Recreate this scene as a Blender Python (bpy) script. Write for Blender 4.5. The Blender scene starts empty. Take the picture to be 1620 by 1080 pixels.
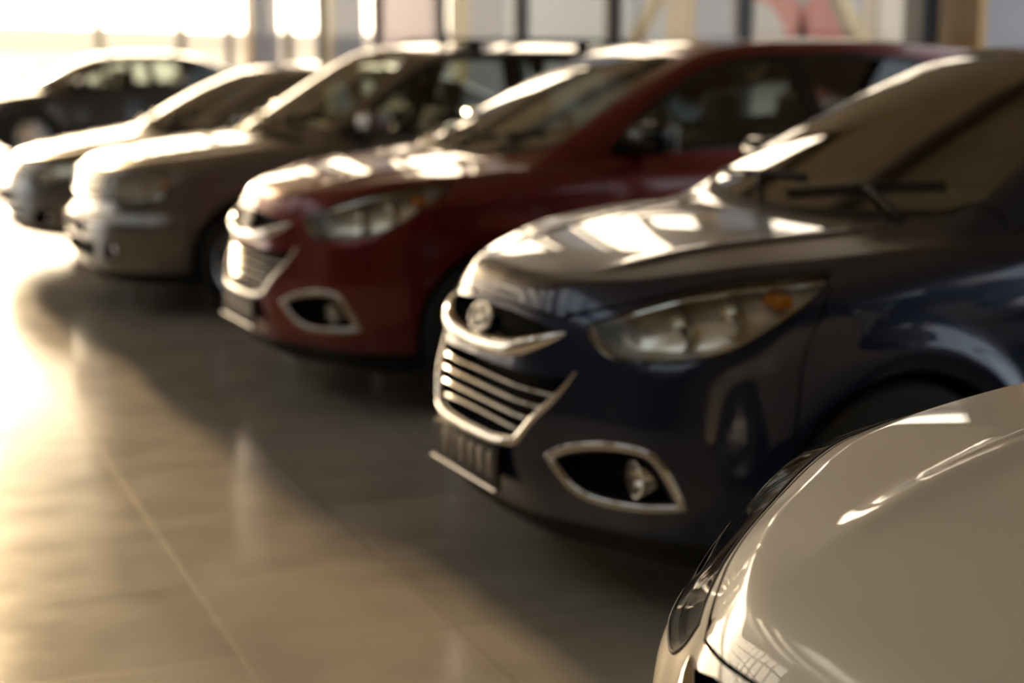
import bpy, math
import numpy as np
from mathutils import Vector, Euler
SKY=1.0;HOR=(.62,.70,.80);MID=(.62,.68,.74);ZEN=(.46,.50,.54);GLOW=((3.0,(1.4,1.02,.64)),(12.0,(6.0,4.4,2.7)));SUNP=4.6;EXPO=1.15;FOCUS=2.6;FSTOP=2.25
def C(pts, s=0.0, n=1500):
    """smooth 1-D profile through (x, value) points"""
    pts=sorted(pts);x=np.array([p[0] for p in pts],float);v=np.array([p[1] for p in pts],float)
    h=np.diff(x);d=np.diff(v)/h;m=np.empty(len(x))
    if len(x)>2:
        w1=2*h[1:]+h[:-1];w2=h[1:]+2*h[:-1]
        ok=d[:-1]*d[1:]>0
        with np.errstate(divide='ignore',invalid='ignore'):
            m[1:-1]=np.where(ok,(w1+w2)/(w1/np.where(ok,d[:-1],1)+w2/np.where(ok,d[1:],1)),0)
    m[0]=d[0];m[-1]=d[-1]
    X=np.linspace(x[0],x[-1],n);i=np.clip(np.searchsorted(x,X)-1,0,len(h)-1);t=(X-x[i])/h[i]
    V=(1+2*t)*(1-t)**2*v[i]+t*(1-t)**2*h[i]*m[i]+t*t*(3-2*t)*v[i+1]+t*t*(t-1)*h[i]*m[i+1]
    if s>0:
        k=s/(X[1]-X[0]);r=int(3*k)+1;g=np.exp(-.5*(np.arange(-r,r+1)/k)**2);g/=g.sum()
        Vp=np.concatenate([V[0]+m[0]*(np.arange(-r,0))*(X[1]-X[0]),V,V[-1]+m[-1]*np.arange(1,r+1)*(X[1]-X[0])])
        V=np.convolve(Vp,g,'valid')
    return lambda q:np.interp(q,X,V)
def smax(a,b,k):
    d=a-b;h=np.clip(.5+.5*d/k,0,1)
    return b+d*h+k*h*(1-h)
def smin(a,b,k): return -smax(-a,-b,k)
def sstep(a,b,x):
    t=np.clip((x-a)/(b-a),0,1);return t*t*(3-2*t)
def softp(x,w): return .5*(x+np.sqrt(x*x+w*w))
def pdist(x,y,poly):
    """signed distance to a closed polygon, negative inside"""
    P=np.asarray(poly,float);d2=np.full(x.shape,1e9);ins=np.zeros(x.shape,bool)
    for (ax,ay),(bx,by) in zip(P,np.roll(P,-1,0)):
        ex,ey=bx-ax,by-ay;t=np.clip(((x-ax)*ex+(y-ay)*ey)/(ex*ex+ey*ey+1e-12),0,1)
        d2=np.minimum(d2,(x-ax-t*ex)**2+(y-ay-t*ey)**2)
        if by!=ay: ins^=((ay>y)!=(by>y))&(x<(bx-ax)*(y-ay)/(by-ay)+ax)
    return np.where(ins,-1,1)*np.sqrt(d2)
def ldist(x,y,line):
    """distance to an open polyline"""
    d2=np.full(x.shape,1e9);P=np.asarray(line,float)
    for (ax,ay),(bx,by) in zip(P[:-1],P[1:]):
        ex,ey=bx-ax,by-ay;t=np.clip(((x-ax)*ex+(y-ay)*ey)/(ex*ex+ey*ey+1e-12),0,1)
        d2=np.minimum(d2,(x-ax-t*ex)**2+(y-ay-t*ey)**2)
    return np.sqrt(d2)
def smooth_poly(p,n=6,closed=True):
    """Catmull-Rom through the points; a point given as (x,y,0) stays a sharp corner"""
    out=[];N=len(p)
    for i in range(N if closed else N-1):
        q=[np.array(p[(i+j)%N][:2] if closed else p[min(max(i+j,0),N-1)][:2],float) for j in(-1,0,1,2)]
        s1=len(p[i])>2;s2=len(p[(i+1)%N])>2
        m1=(q[2]-q[1]) if s1 else (q[2]-q[0])*.5
        m2=(q[2]-q[1]) if s2 else (q[3]-q[1])*.5
        for t in np.arange(n)/n:
            out.append((1+2*t)*(1-t)**2*q[1]+t*(1-t)**2*m1+t*t*(3-2*t)*q[2]+t*t*(t-1)*m2)
    if not closed: out.append(np.array(p[-1][:2],float))
    return np.array(out)
def nets(F,lo,hi,h):
    """surface nets of F=0 on a grid; vertices pulled onto the surface, exact normals"""
    ax=[np.arange(l,u+h,h) for l,u in zip(lo,hi)]
    nx,ny,nz=map(len,ax);V=np.empty((nx,ny,nz),np.float32)
    Y,Z=np.meshgrid(ax[1],ax[2],indexing='ij')
    st=max(1,400000//(ny*nz))
    for i in range(0,nx,st):
        xs=ax[0][i:i+st]
        V[i:i+st]=F(np.broadcast_to(xs[:,None,None],(len(xs),ny,nz)).ravel(),np.broadcast_to(Y,(len(xs),ny,nz)).ravel(),np.broadcast_to(Z,(len(xs),ny,nz)).ravel()).reshape(len(xs),ny,nz)
    S=V<0
    c=sum(S[a:nx-1+a,b:ny-1+b,d:nz-1+d].astype(np.int8) for a in(0,1) for b in(0,1) for d in(0,1))
    act=(c>0)&(c<8);idx=-np.ones(act.shape,int);I=np.argwhere(act);idx[act]=np.arange(len(I))
    acc=np.zeros((len(I),3));cnt=np.zeros(len(I))
    cor=[(a,b,d) for a in(0,1) for b in(0,1) for d in(0,1)]
    for p in range(8):
        for q in range(p+1,8):
            A,B=np.array(cor[p]),np.array(cor[q])
            if abs(A-B).sum()!=1: continue
            va=V[tuple((I+A).T)].astype(float);vb=V[tuple((I+B).T)].astype(float);m=(va<0)!=(vb<0)
            t=np.where(m,va/np.where(m,va-vb,1),0)
            acc+=np.where(m[:,None],A+(B-A)*t[:,None],0);cnt+=m
    P=(I+acc/cnt[:,None])*h+np.array([a[0] for a in ax])
    quads=[]
    for d in range(3):
        o=[0,1,2];o.remove(d);e1=np.zeros(3,int);e2=np.zeros(3,int);e1[o[0]]=1;e2[o[1]]=1
        sl0=[slice(None)]*3;sl1=[slice(None)]*3;sl0[d]=slice(0,-1);sl1[d]=slice(1,None)
        ch=S[tuple(sl0)]!=S[tuple(sl1)];K=np.argwhere(ch)
        K=K[(K[:,o[0]]>0)&(K[:,o[1]]>0)&(K[:,o[0]]<S.shape[o[0]]-1)&(K[:,o[1]]<S.shape[o[1]]-1)]
        ins=S[tuple(K.T)];q=np.stack([idx[tuple((K-e1-e2).T)],idx[tuple((K-e2).T)],idx[tuple(K.T)],idx[tuple((K-e1).T)]],1)
        fl=~ins if d!=1 else ins
        q[fl]=q[fl][:,::-1];quads.append(q)
    Q=np.concatenate(quads);Q=Q[(Q>=0).all(1)]
    for it in range(4):
        G,f=grad(F,P);g2=(G**2).sum(1)
        stp=np.clip(f/np.maximum(g2,.05),-h*.5,h*.5);P=P-G*stp[:,None]
    # shorter diagonal
    d1=((P[Q[:,0]]-P[Q[:,2]])**2).sum(1);d2=((P[Q[:,1]]-P[Q[:,3]])**2).sum(1);a=d1<=d2
    T=np.concatenate([np.where(a[:,None],Q[:,[0,1,2]],Q[:,[0,1,3]]),np.where(a[:,None],Q[:,[0,2,3]],Q[:,[1,2,3]])])
    G,_=grad(F,P);N=G/np.maximum(np.linalg.norm(G,axis=1,keepdims=True),1e-9)
    return P,N,T
def grad(F,P,e=1.5e-3):
    G=np.stack([F(P[:,0]+(e if i==0 else 0),P[:,1]+(e if i==1 else 0),P[:,2]+(e if i==2 else 0))-F(P[:,0]-(e if i==0 else 0),P[:,1]-(e if i==1 else 0),P[:,2]-(e if i==2 else 0)) for i in range(3)],1)/(2*e)
    return G,F(P[:,0],P[:,1],P[:,2])
def march(F,o,d,t0,t1,n=240):
    """first hit of F=0 along rays o+t*d"""
    o=np.atleast_2d(o).astype(float);d=np.broadcast_to(d,o.shape).astype(float)
    lo=np.full(len(o),np.nan);prev=None;ts=np.linspace(t0,t1,n)
    f=lambda t:F(o[:,0]+t*d[:,0],o[:,1]+t*d[:,1],o[:,2]+t*d[:,2])
    for a in ts:
        v=f(np.full(len(o),a));m=np.isnan(lo)&(v<0)
        lo[m]=a-(ts[1]-ts[0])
    hi=lo+(ts[1]-ts[0])
    for _ in range(25):
        mid=(lo+hi)/2;v=f(np.nan_to_num(mid));hi=np.where(v<0,mid,hi);lo=np.where(v<0,lo,mid)
    return o+hi[:,None]*d
# ------------------------------------------------------------------ mesh helpers
COL=bpy.context.scene.collection
def split(M,g):
    """cut a triangle mesh along g(V)=0, returns (g<0 side, g>=0 side)"""
    V,N,T=M
    if len(T)==0: return M,M
    gv=g(V[:,0],V[:,1],V[:,2]);s=gv<0;c=s[T].sum(1)
    neg=[T[c==3]];pos=[T[c==0]];mix=T[(c==1)|(c==2)]
    if len(mix):
        sm=s[mix];one=sm.sum(1)==1
        lone=np.where(one,np.argmax(sm,1),np.argmax(~sm,1))
        r=np.arange(len(mix));a=mix[r,lone];b=mix[r,(lone+1)%3];d=mix[r,(lone+2)%3]
        E=np.sort(np.concatenate([np.stack([a,b],1),np.stack([a,d],1)]),1)
        U,inv=np.unique(E,axis=0,return_inverse=True);inv=inv.ravel()
        t=gv[U[:,0]]/(gv[U[:,0]]-gv[U[:,1]]);t=np.clip(t,.001,.999)[:,None]
        nv=V[U[:,0]]*(1-t)+V[U[:,1]]*t;nn=N[U[:,0]]*(1-t)+N[U[:,1]]*t
        nn/=np.maximum(np.linalg.norm(nn,axis=1,keepdims=True),1e-9)
        k=len(V);V=np.concatenate([V,nv]);N=np.concatenate([N,nn])
        ab=inv[:len(mix)]+k;ad=inv[len(mix):]+k
        t1=np.stack([a,ab,ad],1);t2=np.stack([ab,b,d],1);t3=np.stack([ab,d,ad],1)
        neg+=[t1[one],t2[~one],t3[~one]];pos+=[t1[~one],t2[one],t3[one]]
    def pack(Ts):
        T_=np.concatenate(Ts);u,i=np.unique(T_,return_inverse=True)
        return V[u],N[u],i.reshape(-1,3)
    return pack(neg),pack(pos)
def cutout(M,g,gap=0.0):
    """-> (piece, rest); with a gap the strip |g|<gap/2 is dropped"""
    if gap<=0: return split(M,g)
    a,rest=split(M,lambda u,y,z:g(u,y,z)-gap/2)
    piece,_=split(a,lambda u,y,z:g(u,y,z)+gap/2)
    return piece,rest
def refine(M,F,sel):
    """one split of every triangle that touches sel(u,y,z) (neighbours follow), new points put back on F=0"""
    V,N,T=M
    m=sel(V[:,0],V[:,1],V[:,2]);hot=m[T].any(1)
    E=np.sort(np.concatenate([T[hot][:,[0,1]],T[hot][:,[1,2]],T[hot][:,[2,0]]]),1)
    U=np.unique(E,axis=0);key=U[:,0]*(len(V)+1)+U[:,1];o=np.argsort(key);key=key[o];U=U[o]
    P=(V[U[:,0]]+V[U[:,1]])/2
    for _ in range(3):
        G,f=grad(F,P);P=P-G*(f/np.maximum((G**2).sum(1),.05))[:,None]
    G,_=grad(F,P);NN=G/np.maximum(np.linalg.norm(G,axis=1,keepdims=True),1e-9)
    k=len(V)
    def mid(a,b):
        q=np.minimum(a,b)*(len(V)+1)+np.maximum(a,b);i=np.clip(np.searchsorted(key,q),0,len(key)-1)
        return np.where(key[i]==q,i+k,-1)
    a,b,c=T.T;ab,bc,ca=mid(a,b),mid(b,c),mid(c,a);n=(ab>=0).astype(int)+(bc>=0)+(ca>=0);out=[T[n==0]]
    f=n==3;out+=[np.stack(x,1) for x in ((a[f],ab[f],ca[f]),(b[f],bc[f],ab[f]),(c[f],ca[f],bc[f]),(ab[f],bc[f],ca[f]))]
    for p,q,r,pq,qr,rp in ((a,b,c,ab,bc,ca),(b,c,a,bc,ca,ab),(c,a,b,ca,ab,bc)):
        f=(n==1)&(pq>=0);out+=[np.stack((p[f],pq[f],r[f]),1),np.stack((pq[f],q[f],r[f]),1)]
        f=(n==2)&(rp<0);out+=[np.stack((q[f],qr[f],pq[f]),1),np.stack((p[f],pq[f],qr[f]),1),np.stack((p[f],qr[f],r[f]),1)]
    return np.concatenate([V,P]),np.concatenate([N,NN]),np.concatenate(out)
class MB:
    def __init__(s): s.v=[];s.f=[];s.n=0
    def add(s,V,Fc):
        V=np.asarray(V,float).reshape(-1,3);s.v.append(V);s.f+=[tuple(int(i)+s.n for i in f) for f in Fc];s.n+=len(V);return s
    def mirror(s):
        m=MB();
        for V in s.v: m.v.append(V*[1,-1,1])
        m.f=[f[::-1] for f in s.f];m.n=s.n;return m
    def both(s):
        m=s.mirror();s.f+=[tuple(i+s.n for i in f) for f in m.f];s.v+=m.v;s.n*=2;return s
    def box(s,lo,hi):
        lo=np.array(lo,float);hi=np.array(hi,float)
        V=[[(lo,hi)[i][0],(lo,hi)[j][1],(lo,hi)[k][2]] for i in(0,1) for j in(0,1) for k in(0,1)]
        return s.add(V,[(0,1,3,2),(4,6,7,5),(0,4,5,1),(2,3,7,6),(0,2,6,4),(1,5,7,3)])
    def rbox(s,c,size,r,R=None,n=4,taper=None):
        """box with rounded edges; taper(p01)->scale on x,y by height"""
        h=np.array(size,float)/2;r=min(r,h.min()*.98);t=np.linspace(-1,1,2*n+2)
        base=len(s.v)
        Vs=[];Fs=[];k=0
        for ax in range(3):
            for sg in(-1,1):
                a,b=np.meshgrid(t,t,indexing='ij');q=np.empty((len(t),len(t),3));q[...,ax]=sg;q[...,(ax+1)%3]=a;q[...,(ax+2)%3]=b
                # half of the samples sit in the corner arcs
                i=np.sign(q)*(np.abs(q)>.001)
                core_=np.where(np.abs(q)>=1/(2*n+1)-1e-9,np.sign(q)*(h-r),0)
                d=np.tan(np.clip((np.abs(q)-1/(2*n+1))/(1-1/(2*n+1)),0,1)*math.pi/4)*np.sign(q)
                d[...,ax]=sg;d/=np.linalg.norm(d,axis=-1,keepdims=True)
                P=(core_+d*r).reshape(-1,3);m=len(t)
                for x in range(m-1):
                    for y in range(m-1):
                        f=(k+x*m+y,k+(x+1)*m+y,k+(x+1)*m+y+1,k+x*m+y+1);Fs.append(f if sg>0 else f[::-1])
                Vs.append(P);k+=m*m
        P=np.concatenate(Vs)
        if taper is not None:
            w=np.array([taper((z+h[2])/(2*h[2])) for z in P[:,2]]);P[:,0]*=w;P[:,1]*=w
        if R is not None: P=P@np.array(Euler(R).to_matrix()).T
        return s.add(P+np.array(c),Fs)
    def sweep(s,P,Nn,prof,closed=False,caps=True,scale=None):
        """profile (side,up) carried along P; up follows Nn"""
        P=np.asarray(P,float);Nn=np.asarray(Nn,float)
        if Nn.ndim==1: Nn=np.tile(Nn,(len(P),1))
        if closed: t=np.roll(P,-1,0)-np.roll(P,1,0)
        else: t=np.gradient(P,axis=0)
        t/=np.maximum(np.linalg.norm(t,axis=1,keepdims=True),1e-9)
        Nn=Nn-t*(Nn*t).sum(1)[:,None];Nn/=np.maximum(np.linalg.norm(Nn,axis=1,keepdims=True),1e-9);B=np.cross(t,Nn)
        pr=np.asarray(prof,float);k=len(pr);sc=np.ones(len(P)) if scale is None else np.asarray(scale)
        V=(P[:,None]+B[:,None]*(pr[None,:,0:1]*sc[:,None,None])+Nn[:,None]*(pr[None,:,1:2]*sc[:,None,None])).reshape(-1,3);Fs=[]
        n=len(P)
        for i in range(n if closed else n-1):
            j=(i+1)%n
            for a in range(k):
                b=(a+1)%k;Fs.append((i*k+a,j*k+a,j*k+b,i*k+b))
        if not closed and caps: Fs+=[tuple(range(k)),tuple(range((n-1)*k+k-1,(n-1)*k-1,-1))]
        return s.add(V,Fs)
    def lathe(s,prof,c=(0,0,0),axis=1,n=40,sg=1,arc=None):
        """profile (r,h) turned about an axis (0=u,1=y,2=z), h along the axis times sg"""
        pr=np.asarray(prof,float);k=len(pr);full=arc is None
        th=np.linspace(0,2*math.pi,n,endpoint=False) if full else np.linspace(arc[0],arc[1],n)
        o=[(1,2),(2,0),(0,1)][axis];V=np.zeros((n,k,3))
        V[...,o[0]]=np.cos(th)[:,None]*pr[:,0];V[...,o[1]]=np.sin(th)[:,None]*pr[:,0];V[...,axis]=pr[:,1]*sg
        Fs=[]
        for i in range(n if full else n-1):
            for a in range(k-1):
                f=(i*k+a,((i+1)%n)*k+a,((i+1)%n)*k+a+1,i*k+a+1);Fs.append(f if sg>0 else f[::-1])
        return s.add(V.reshape(-1,3)+np.array(c),Fs)
    def tri(s,M): return s.add(M[0],M[2].tolist())
    def obj(s,name,mat,parent=None,smooth=35,R=None,loc=None):
        me=bpy.data.meshes.new(name);V=np.concatenate(s.v) if s.v else np.zeros((0,3))
        me.from_pydata(V.tolist(),[],s.f);me.validate(clean_customdata=False)
        if smooth:
            me.polygons.foreach_set('use_smooth',[True]*len(me.polygons));me.set_sharp_from_angle(angle=math.radians(smooth))
        return link(name,me,mat,parent,R,loc)
def link(name,me,mat,parent=None,R=None,loc=None):
    o=bpy.data.objects.new(name,me);COL.objects.link(o)
    for m in (mat if isinstance(mat,(list,tuple)) else [mat]): me.materials.append(m)
    if parent is not None: o.parent=parent
    if R is not None: o.rotation_euler=R
    if loc is not None: o.location=loc
    return o
def surf(name,M,mat,parent=None,off=0.0,flip=False):
    """a cut piece as an object, with the exact normals of the body it came from"""
    V,N,T=M
    if len(T)==0: raise RuntimeError('empty piece '+name)
    me=bpy.data.meshes.new(name);V=V+N*off;n=-N if flip else N
    if flip: T=T[:,::-1]
    me.vertices.add(len(V));me.vertices.foreach_set('co',V.ravel())
    me.loops.add(3*len(T));me.loops.foreach_set('vertex_index',T.ravel().astype(np.int32))
    me.polygons.add(len(T));me.polygons.foreach_set('loop_start',np.arange(0,3*len(T),3,dtype=np.int32))
    me.polygons.foreach_set('use_smooth',np.ones(len(T),bool));me.update(calc_edges=True)
    me.normals_split_custom_set_from_vertices(n.tolist())
    return link(name,me,mat,parent)
def border(M):
    T=M[2];E=np.concatenate([T[:,[0,1]],T[:,[1,2]],T[:,[2,0]]]);S=np.sort(E,1)
    _,i,c=np.unique(S,axis=0,return_index=True,return_counts=True);return E[i[c==1]]
def slab(M,a,b):
    """piece between the offsets a and b along its normals, with side walls"""
    m=MB();V,N,T=M;E=border(M);n=len(V)
    m.add(np.concatenate([V+N*b,V+N*a]),T.tolist()+(T[:,::-1]+n).tolist()+[(e[1],e[0],e[0]+n,e[1]+n) for e in E]);return m
def pocket(M,off,shrink=0.0):
    """the hollow behind an opening: a back and walls"""
    m=MB();V,N,T=M;E=border(M);n=len(V);B=V+off(V) if callable(off) else V+np.array(off)
    if shrink: B=B+(B.mean(0)-B)*shrink*np.array([0,1,1])
    m.add(np.concatenate([V,B]),(T+n).tolist()+[(e[0],e[1],e[1]+n,e[0]+n) for e in E]);return m
def half_round(w,h,n=7):
    t=np.linspace(0,math.pi,n);return [(-.5*w*math.cos(a),h*math.sin(a)) for a in t]+[(w*.5,-h*.4),(-w*.5,-h*.4)]
def circ(r,n=10): return [(r*math.cos(a),r*math.sin(a)) for a in np.linspace(0,2*math.pi,n,endpoint=False)]
def empty(name,loc,rz=0,**p):
    o=bpy.data.objects.new(name,None);COL.objects.link(o);o.location=loc;o.rotation_euler=(0,0,rz)
    for k,v in p.items(): o[k]=v
    return o
def tag(o,**p):
    for k,v in p.items(): o[k]=v
    return o
# ------------------------------------------------------------------ materials
def mat(name,color=(.5,.5,.5),rough=.5,metal=0.0,coat=0.0,coat_rough=.02,spec=.5,emit=None,trans=0.0,ior=1.5,alpha=None):
    m=bpy.data.materials.new(name);m.use_nodes=True;b=m.node_tree.nodes['Principled BSDF']
    b.inputs['Base Color'].default_value=(*color,1);b.inputs['Roughness'].default_value=rough;b.inputs['Metallic'].default_value=metal
    b.inputs['Coat Weight'].default_value=coat;b.inputs['Coat Roughness'].default_value=coat_rough;b.inputs['Specular IOR Level'].default_value=spec
    b.inputs['Transmission Weight'].default_value=trans;b.inputs['IOR'].default_value=ior
    if emit: b.inputs['Emission Color'].default_value=(*emit[:3],1);b.inputs['Emission Strength'].default_value=emit[3]
    return m
def pane_mat(name,tint=(.9,.95,.93),ior=1.5,rough=0.0,extra=0.0,faces=1):
    """a thin sheet of glass: tinted see-through plus the mirror of its faces"""
    m=bpy.data.materials.new(name);m.use_nodes=True;nt=m.node_tree;nt.nodes.clear()
    o=nt.nodes.new('ShaderNodeOutputMaterial');mx=nt.nodes.new('ShaderNodeMixShader');t=nt.nodes.new('ShaderNodeBsdfTransparent');g=nt.nodes.new('ShaderNodeBsdfGlossy')
    fr=nt.nodes.new('ShaderNodeFresnel');fr.inputs['IOR'].default_value=ior;t.inputs['Color'].default_value=(*tint,1);g.inputs['Roughness'].default_value=rough
    ad=nt.nodes.new('ShaderNodeMath');ad.operation='MULTIPLY_ADD';ad.inputs[1].default_value=1.6/faces;ad.inputs[2].default_value=extra;ad.use_clamp=True
    L=nt.links.new;L(fr.outputs[0],ad.inputs[0]);L(ad.outputs[0],mx.inputs[0]);L(t.outputs[0],mx.inputs[1]);L(g.outputs[0],mx.inputs[2]);L(mx.outputs[0],o.inputs[0]);return m
def paint(name,color,metal=.55,rough=.38,flake=.0):
    m=mat(name,color,rough,metal,1.0,.015);nt=m.node_tree;b=nt.nodes['Principled BSDF']
    if flake:
        tc=nt.nodes.new('ShaderNodeTexCoord');v=nt.nodes.new('ShaderNodeTexVoronoi');v.inputs['Scale'].default_value=900
        r=nt.nodes.new('ShaderNodeMapRange');r.inputs['To Min'].default_value=rough-flake;r.inputs['To Max'].default_value=rough+flake
        nt.links.new(tc.outputs['Object'],v.inputs['Vector']);nt.links.new(v.outputs['Color'],r.inputs['Value']);nt.links.new(r.outputs[0],b.inputs['Roughness'])
    return m
MT=dict(
 blue=paint('dark_blue_paint',(.0048,.011,.044),.5,.36,.06),red=paint('dark_red_paint',(.16,.003,.004),.48,.36,.06),
 cream=paint('cream_white_paint',(.84,.77,.63),.0,.45),silver=paint('silver_grey_paint',(.20,.185,.17),.75,.34,.06),
 grey=paint('dark_silver_paint',(.20,.19,.185),.75,.32,.06),black=paint('black_paint',(.010,.010,.010),.3,.35),
 chrome=mat('chrome',(.83,.80,.75),.06,1),satin=mat('satin_chrome',(.62,.60,.57),.13,1),dark=mat('black_plastic',(.012,.012,.012),.6,spec=.25),
 recess=mat('grille_recess',(.006,.006,.006),.8,spec=.1),gloss=mat('gloss_black',(.008,.008,.009),.12),lining=mat('dark_cabin_lining',(.018,.017,.017),.8),rubber=mat('tyre_rubber',(.014,.014,.014),.75),
 alloy=mat('alloy_rim',(.55,.55,.56),.25,1),cloth=mat('charcoal_seat_cloth',(.028,.027,.028),.9),headcloth=mat('brown_seat_cloth',(.05,.042,.034),.85),
 glass=pane_mat('windscreen_glass',(.72,.76,.70),1.5,0,.13),side=pane_mat('side_glass',(.80,.88,.86),1.5,0,.02),lens=pane_mat('lamp_lens',(.96,.96,.94),1.25),
 redlens=pane_mat('tail_lens',(.55,.02,.02),1.5),reflector=mat('lamp_reflector',(.86,.82,.74),.16,1),housing=mat('lamp_housing',(.95,.90,.79),.22,.55),
 amber=mat('amber_indicator',(.85,.28,.03),.25),plate=mat('dark_number_plate',(.016,.014,.012),.6,spec=.25),glyph=mat('plate_characters',(.22,.18,.13),.45),
 mirror=mat('mirror_glass',(.9,.9,.9),.03,1))
PI=math.pi
# ------------------------------------------------------------------ car bodies
def make_body(D):
    cr=smooth_poly(D['plate'],6,False);pl=np.concatenate([cr,[(2.2,cr[-1][1]+.01),(2.2,-.6),(cr[0][0],-.6)]])
    nz,py,zc,crn,wp,sz,rz,zr=[D[k] for k in('nz','py','zc','crn','wp','sz','rz','zr')];qk=D['q'];wh=D['wheels'];c0,zb,tu,tu2,cf,crr=D['cab']
    rk0,rk1,rh=D['ridge'];ps=D['plate_slope'];hb=D['cowl_u'];rf=D['roof_u'];nr0,nr1=D.get('nose_r',(.06,.06))
    def q(y): return qk*(np.abs(y)/.7)**2.2
    def F(u,y,z):
        a=np.abs(y);T=zc(u)-crn(u)*(a/.8)**2.3
        hm=1-sstep(hb+.1,hb+.4,u)
        T=T-hm*softp(pdist(u,a,pl),D['plate_w'])*(ps[0]-ps[1]*sstep(.1,.6,u))
        T=T+hm*rh*np.exp(-((a-rk0-rk1*(u-.2))/.035)**2)*sstep(.2,.45,u)
        W=wp(u)+sz(z)
        for uw,zw,rw in wh: W=W+D['flare']*np.exp(-((np.hypot(u-uw,z-zw)-rw-.05)/.05)**2)*sstep(.2,zw,z)
        W=W-.012*sstep(1.4,1.7,u)*(1-sstep(3.2,3.6,u))*np.exp(-((z-.60)/.07)**2)
        W=W+D['line'][2]*np.exp(-((z-(D['line'][0]+D['line'][1]*(u-1.0)))/.022)**2)*sstep(1.0,1.5,u)*(1-sstep(3.9,4.2,u))
        fl=smax(z-T,a-W,D['shoulder']);fl=smax(fl,(nz(z)+py(a)-u)*.8,nr0+(nr1-nr0)*sstep(.36,.60,a))
        fl=smax(fl,u-rz(z)+.22*(a/.85)**3.2,.08);fl=smax(fl,.19-z,.04)
        uu=u-q(y)*(1-sstep(rf-.2,rf+1.0,u))
        Wc=c0-tu*(z-zb)-tu2*(z-zb)**2-cf*(1-sstep(hb+.1,hb+.9,u))-crr*sstep(2.8,D['L']-.1,u)
        fc=smax((z-zr(uu)+D['crown']*(a/.6)**2.4)*.85,a-Wc,.05);fc=smax(fc,u-rz(z)+.02+.25*(a/.7)**3,.06);fc=smax(fc,.90-z,.02)
        return smin(fl,fc,.022)
    return F,q
def front(poly,umax): return lambda u,y,z:np.maximum(pdist(np.abs(y),z,poly),u-umax)
def back(poly,umin): return lambda u,y,z:np.maximum(pdist(np.abs(y),z,poly),umin-u)
def diag(poly,umax): return lambda u,y,z:np.maximum(pdist(u+np.abs(y),z,poly),u-umax)
def sidep(poly,ymin=.4): return lambda u,y,z:np.maximum(pdist(u,z,poly),ymin-np.abs(y))
LEFT=lambda u,y,z:-y
def hitf(F,yz):  # points of the nose at (y,z)
    yz=np.asarray(yz,float);o=np.column_stack([np.full(len(yz),-.4),yz]);P=march(F,o,np.array([1.,0,0]),0,2.2,300);G,_=grad(F,P);return P,G/np.linalg.norm(G,axis=1,keepdims=True)
def hitb(F,yz,L):
    yz=np.asarray(yz,float);o=np.column_stack([np.full(len(yz),L+.4),yz]);P=march(F,o,np.array([-1.,0,0]),0,2.2,300);G,_=grad(F,P);return P,G/np.linalg.norm(G,axis=1,keepdims=True)
def hits(F,uz):  # points of the left side at (u,z)
    uz=np.asarray(uz,float);o=np.column_stack([uz[:,0],np.full(len(uz),1.3),uz[:,1]]);P=march(F,o,np.array([0,-1.,0]),0,1.2,200);G,_=grad(F,P);return P,G/np.linalg.norm(G,axis=1,keepdims=True)
def hitd(F,sz_):  # points at (u+|y|, z), marched along the diagonal
    sz_=np.asarray(sz_,float);o=np.column_stack([sz_[:,0]*0+ (sz_[:,0]-1.6)/2*1.0,(sz_[:,0]+1.6)/2,sz_[:,1]]);d=np.array([1,-1,0])/math.sqrt(2)
    P=march(F,o,d,0,2.2,300);G,_=grad(F,P);return P,G/np.linalg.norm(G,axis=1,keepdims=True)
def hitt(F,uy):  # points of the top at (u,y)
    uy=np.asarray(uy,float);o=np.column_stack([uy,np.full(len(uy),2.0)]);P=march(F,o,np.array([0,0,-1.]),0,1.9,250);G,_=grad(F,P);return P,G/np.linalg.norm(G,axis=1,keepdims=True)
def dense(p,step=.012,closed=True):
    p=np.asarray(p,float)
    if closed: p=np.concatenate([p,p[:1]])
    d=np.concatenate([[0],np.cumsum(np.linalg.norm(np.diff(p,axis=0),axis=1))]);n=max(8,int(d[-1]/step));t=np.linspace(0,d[-1],n,endpoint=not closed)
    return np.stack([np.interp(t,d,p[:,i]) for i in range(p.shape[1])],1)
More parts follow.
